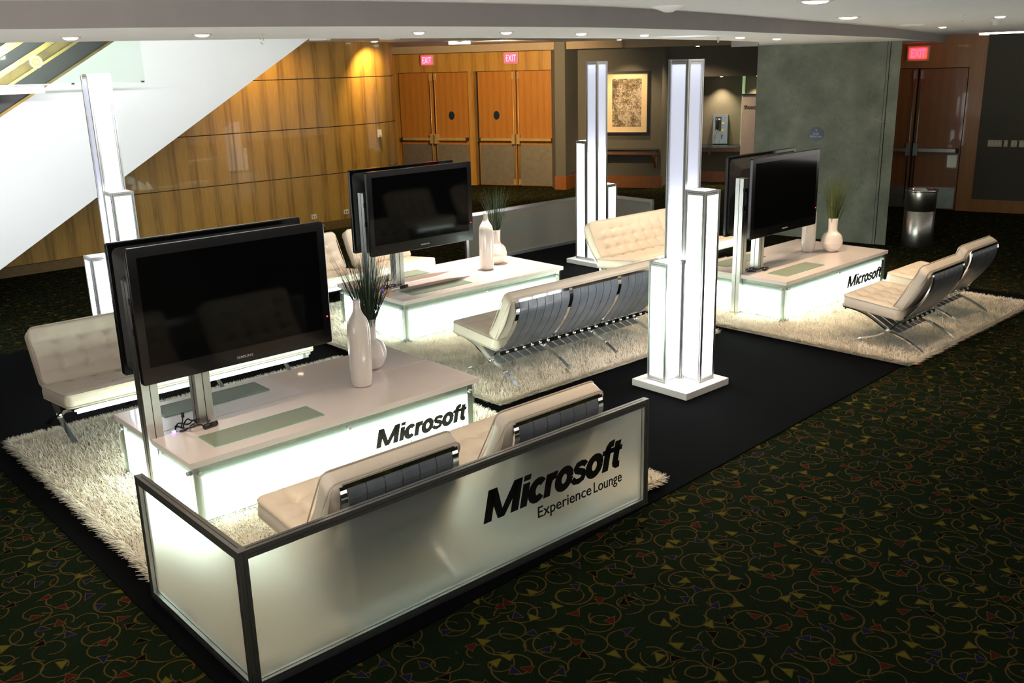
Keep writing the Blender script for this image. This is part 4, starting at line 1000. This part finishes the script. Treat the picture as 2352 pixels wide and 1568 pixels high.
def make_seat(label, w, nfr, nx, name, cat, group, straps):
    t = thing(name, label, cat, (0, 0, 0), 0, group); hw = w/2; ins = .06
    xs = [-hw+ins + k*(w-2*ins)/(nfr-1) for k in range(nfr)]
    for x in xs:
        b = MB(); b.ribbon(backc, x-.0175, x+.0175, .012, 'chrome'); b.ribbon(seatc, x-.0175, x+.0175, .012, 'chrome')
        b.tube([(x-.018, .33, .15), (x+.018, .33, .15)], .022, 'chrome', 12); b.build('cross_leg', t)
    def rail(nm, y, z): b = MB(); b.box((xs[0], y-.006, z-.0175), (xs[-1], y+.006, z+.0175), 'chrome'); b.build(nm, t)
    rail('back_rail', 0.0, .695); rail('front_rail', .745, .292); rail('lower_rail', .205, .235)
    # leather straps across the back and under the seat
    def arc(curve, a, b_):
        return [p for p in curve if a <= p[1] <= b_]
    bc = [(y-.004, z) for y, z in backc if .24 < z < .70]; sc_ = [(y, z+.012) for y, z in seatc if y > .24]
    for k in range(nfr-1):
        x0, x1 = xs[k]+.02, xs[k+1]-.02; sw = (x1-x0)/straps
        for q in range(straps):
            b = MB(); b.ribbon(bc, x0+q*sw+.003, x0+(q+1)*sw-.003, .006, 'strap'); b.build('back_strap', t)
            b = MB(); b.ribbon([(y, z) for y, z in sc_], x0+q*sw+.012, x0+(q+1)*sw-.012, .006, 'strap')
            b.build('seat_strap', t)
            b = MB(); xc = x0+(q+.5)*sw; b.tube([(xc, .19, .235), (xc, .225, .23)], .011, 'chrome', 8); b.build('rivet', t)
    # seat cushion
    y0, z0, y1, z1 = .205, .262, .765, .318
    d = Vector((0, y1-y0, z1-z0)); l = d.length; d.normalize(); nrm = Vector((0, -d.z, d.y)) if d.y > 0 else Vector((0, d.z, -d.y))
    O = Vector((-hw, y0, z0)); cushion(w, l, .105, nx, 3 if nx < 6 else 3, 'seat_cushion', t, lambda u, v, n: O+Vector((u, 0, 0))+d*v+nrm*n)
    # back cushion, lies on the straps and leans on the seat cushion
    a = Vector((0, .215, .335)); e = Vector((0, .005, .715)); d2 = (e-a); l2 = d2.length; d2.normalize(); n2 = Vector((0, d2.z, -d2.y)) 
    def MBk(u, v, n):
        s = v/l2; bow = -.030*math.sin(PI*min(max(s, 0), 1)); return a+Vector((-hw+u, 0, 0))+d2*v+n2*(n+bow)
    cushion(w, l2, .10, nx, 3, 'back_cushion', t, MBk)
    return t
G1, G2 = 'white armchairs on chrome frames', 'long white sofas on chrome frames'
ch = make_seat('white armchair behind the foreground barrier, the left one', .75, 2, 4, 'lounge_armchair', 'armchair', G1, 6)
ZF = .028
ch.location = (2.315, 3.375, ZF)
dup(ch, (3.355, 3.385, ZF), 0.0, 'white armchair behind the foreground barrier, the right one', G1)
dup(ch, (8.135, 3.45, ZF), .03, 'white armchair at right with its back turned, nearer of the pair by the right-hand table')
dup(ch, (9.235, 3.60, ZF), .03, 'white armchair at right with its back turned, further of the pair by the right-hand table')
dup(ch, (5.155, 9.14, .012), PI, 'white armchair beyond the middle table, left one, seen past the nearest television')
dup(ch, (6.035, 9.14, .012), PI, 'white armchair beyond the middle table, right one, behind the television')
sf = make_seat('long white sofa with chrome and dark strap back turned to the camera', 1.90, 4, 10, 'lounge_sofa', 'sofa', G2, 6)
sf.location = (5.72, 5.325, ZF)
dup(sf, (2.74, 7.225, ZF), PI, 'long white tufted sofa at left behind the nearest television')
dup(sf, (8.62, 7.33, ZF), PI, 'long white tufted sofa facing the camera between the two right towers')

# ================================================================= BIN
t = thing('waste_bin', 'round brushed steel waste bin beside the concrete pillar', 'bin', (12.60, 5.80, 0))
r = .195
b = MB(); b.lathe([(0, 0), (r-.005, 0), (r, .01), (r, .48), (r-.003, .482), (r-.003, .486), (r, .488), (r, .735)], 'brushed_steel', n=48); b.build('body', t)
b = MB(); b.lathe([(r, .735), (r+.012, .738), (r+.012, .760), (r-.02, .765), (r-.045, .755), (r-.05, .70)], 'chrome', n=48); b.build('rim', t)
b = MB(); b.disc(0, 0, .69, r-.04, 'groove', 32); b.build('opening', t)
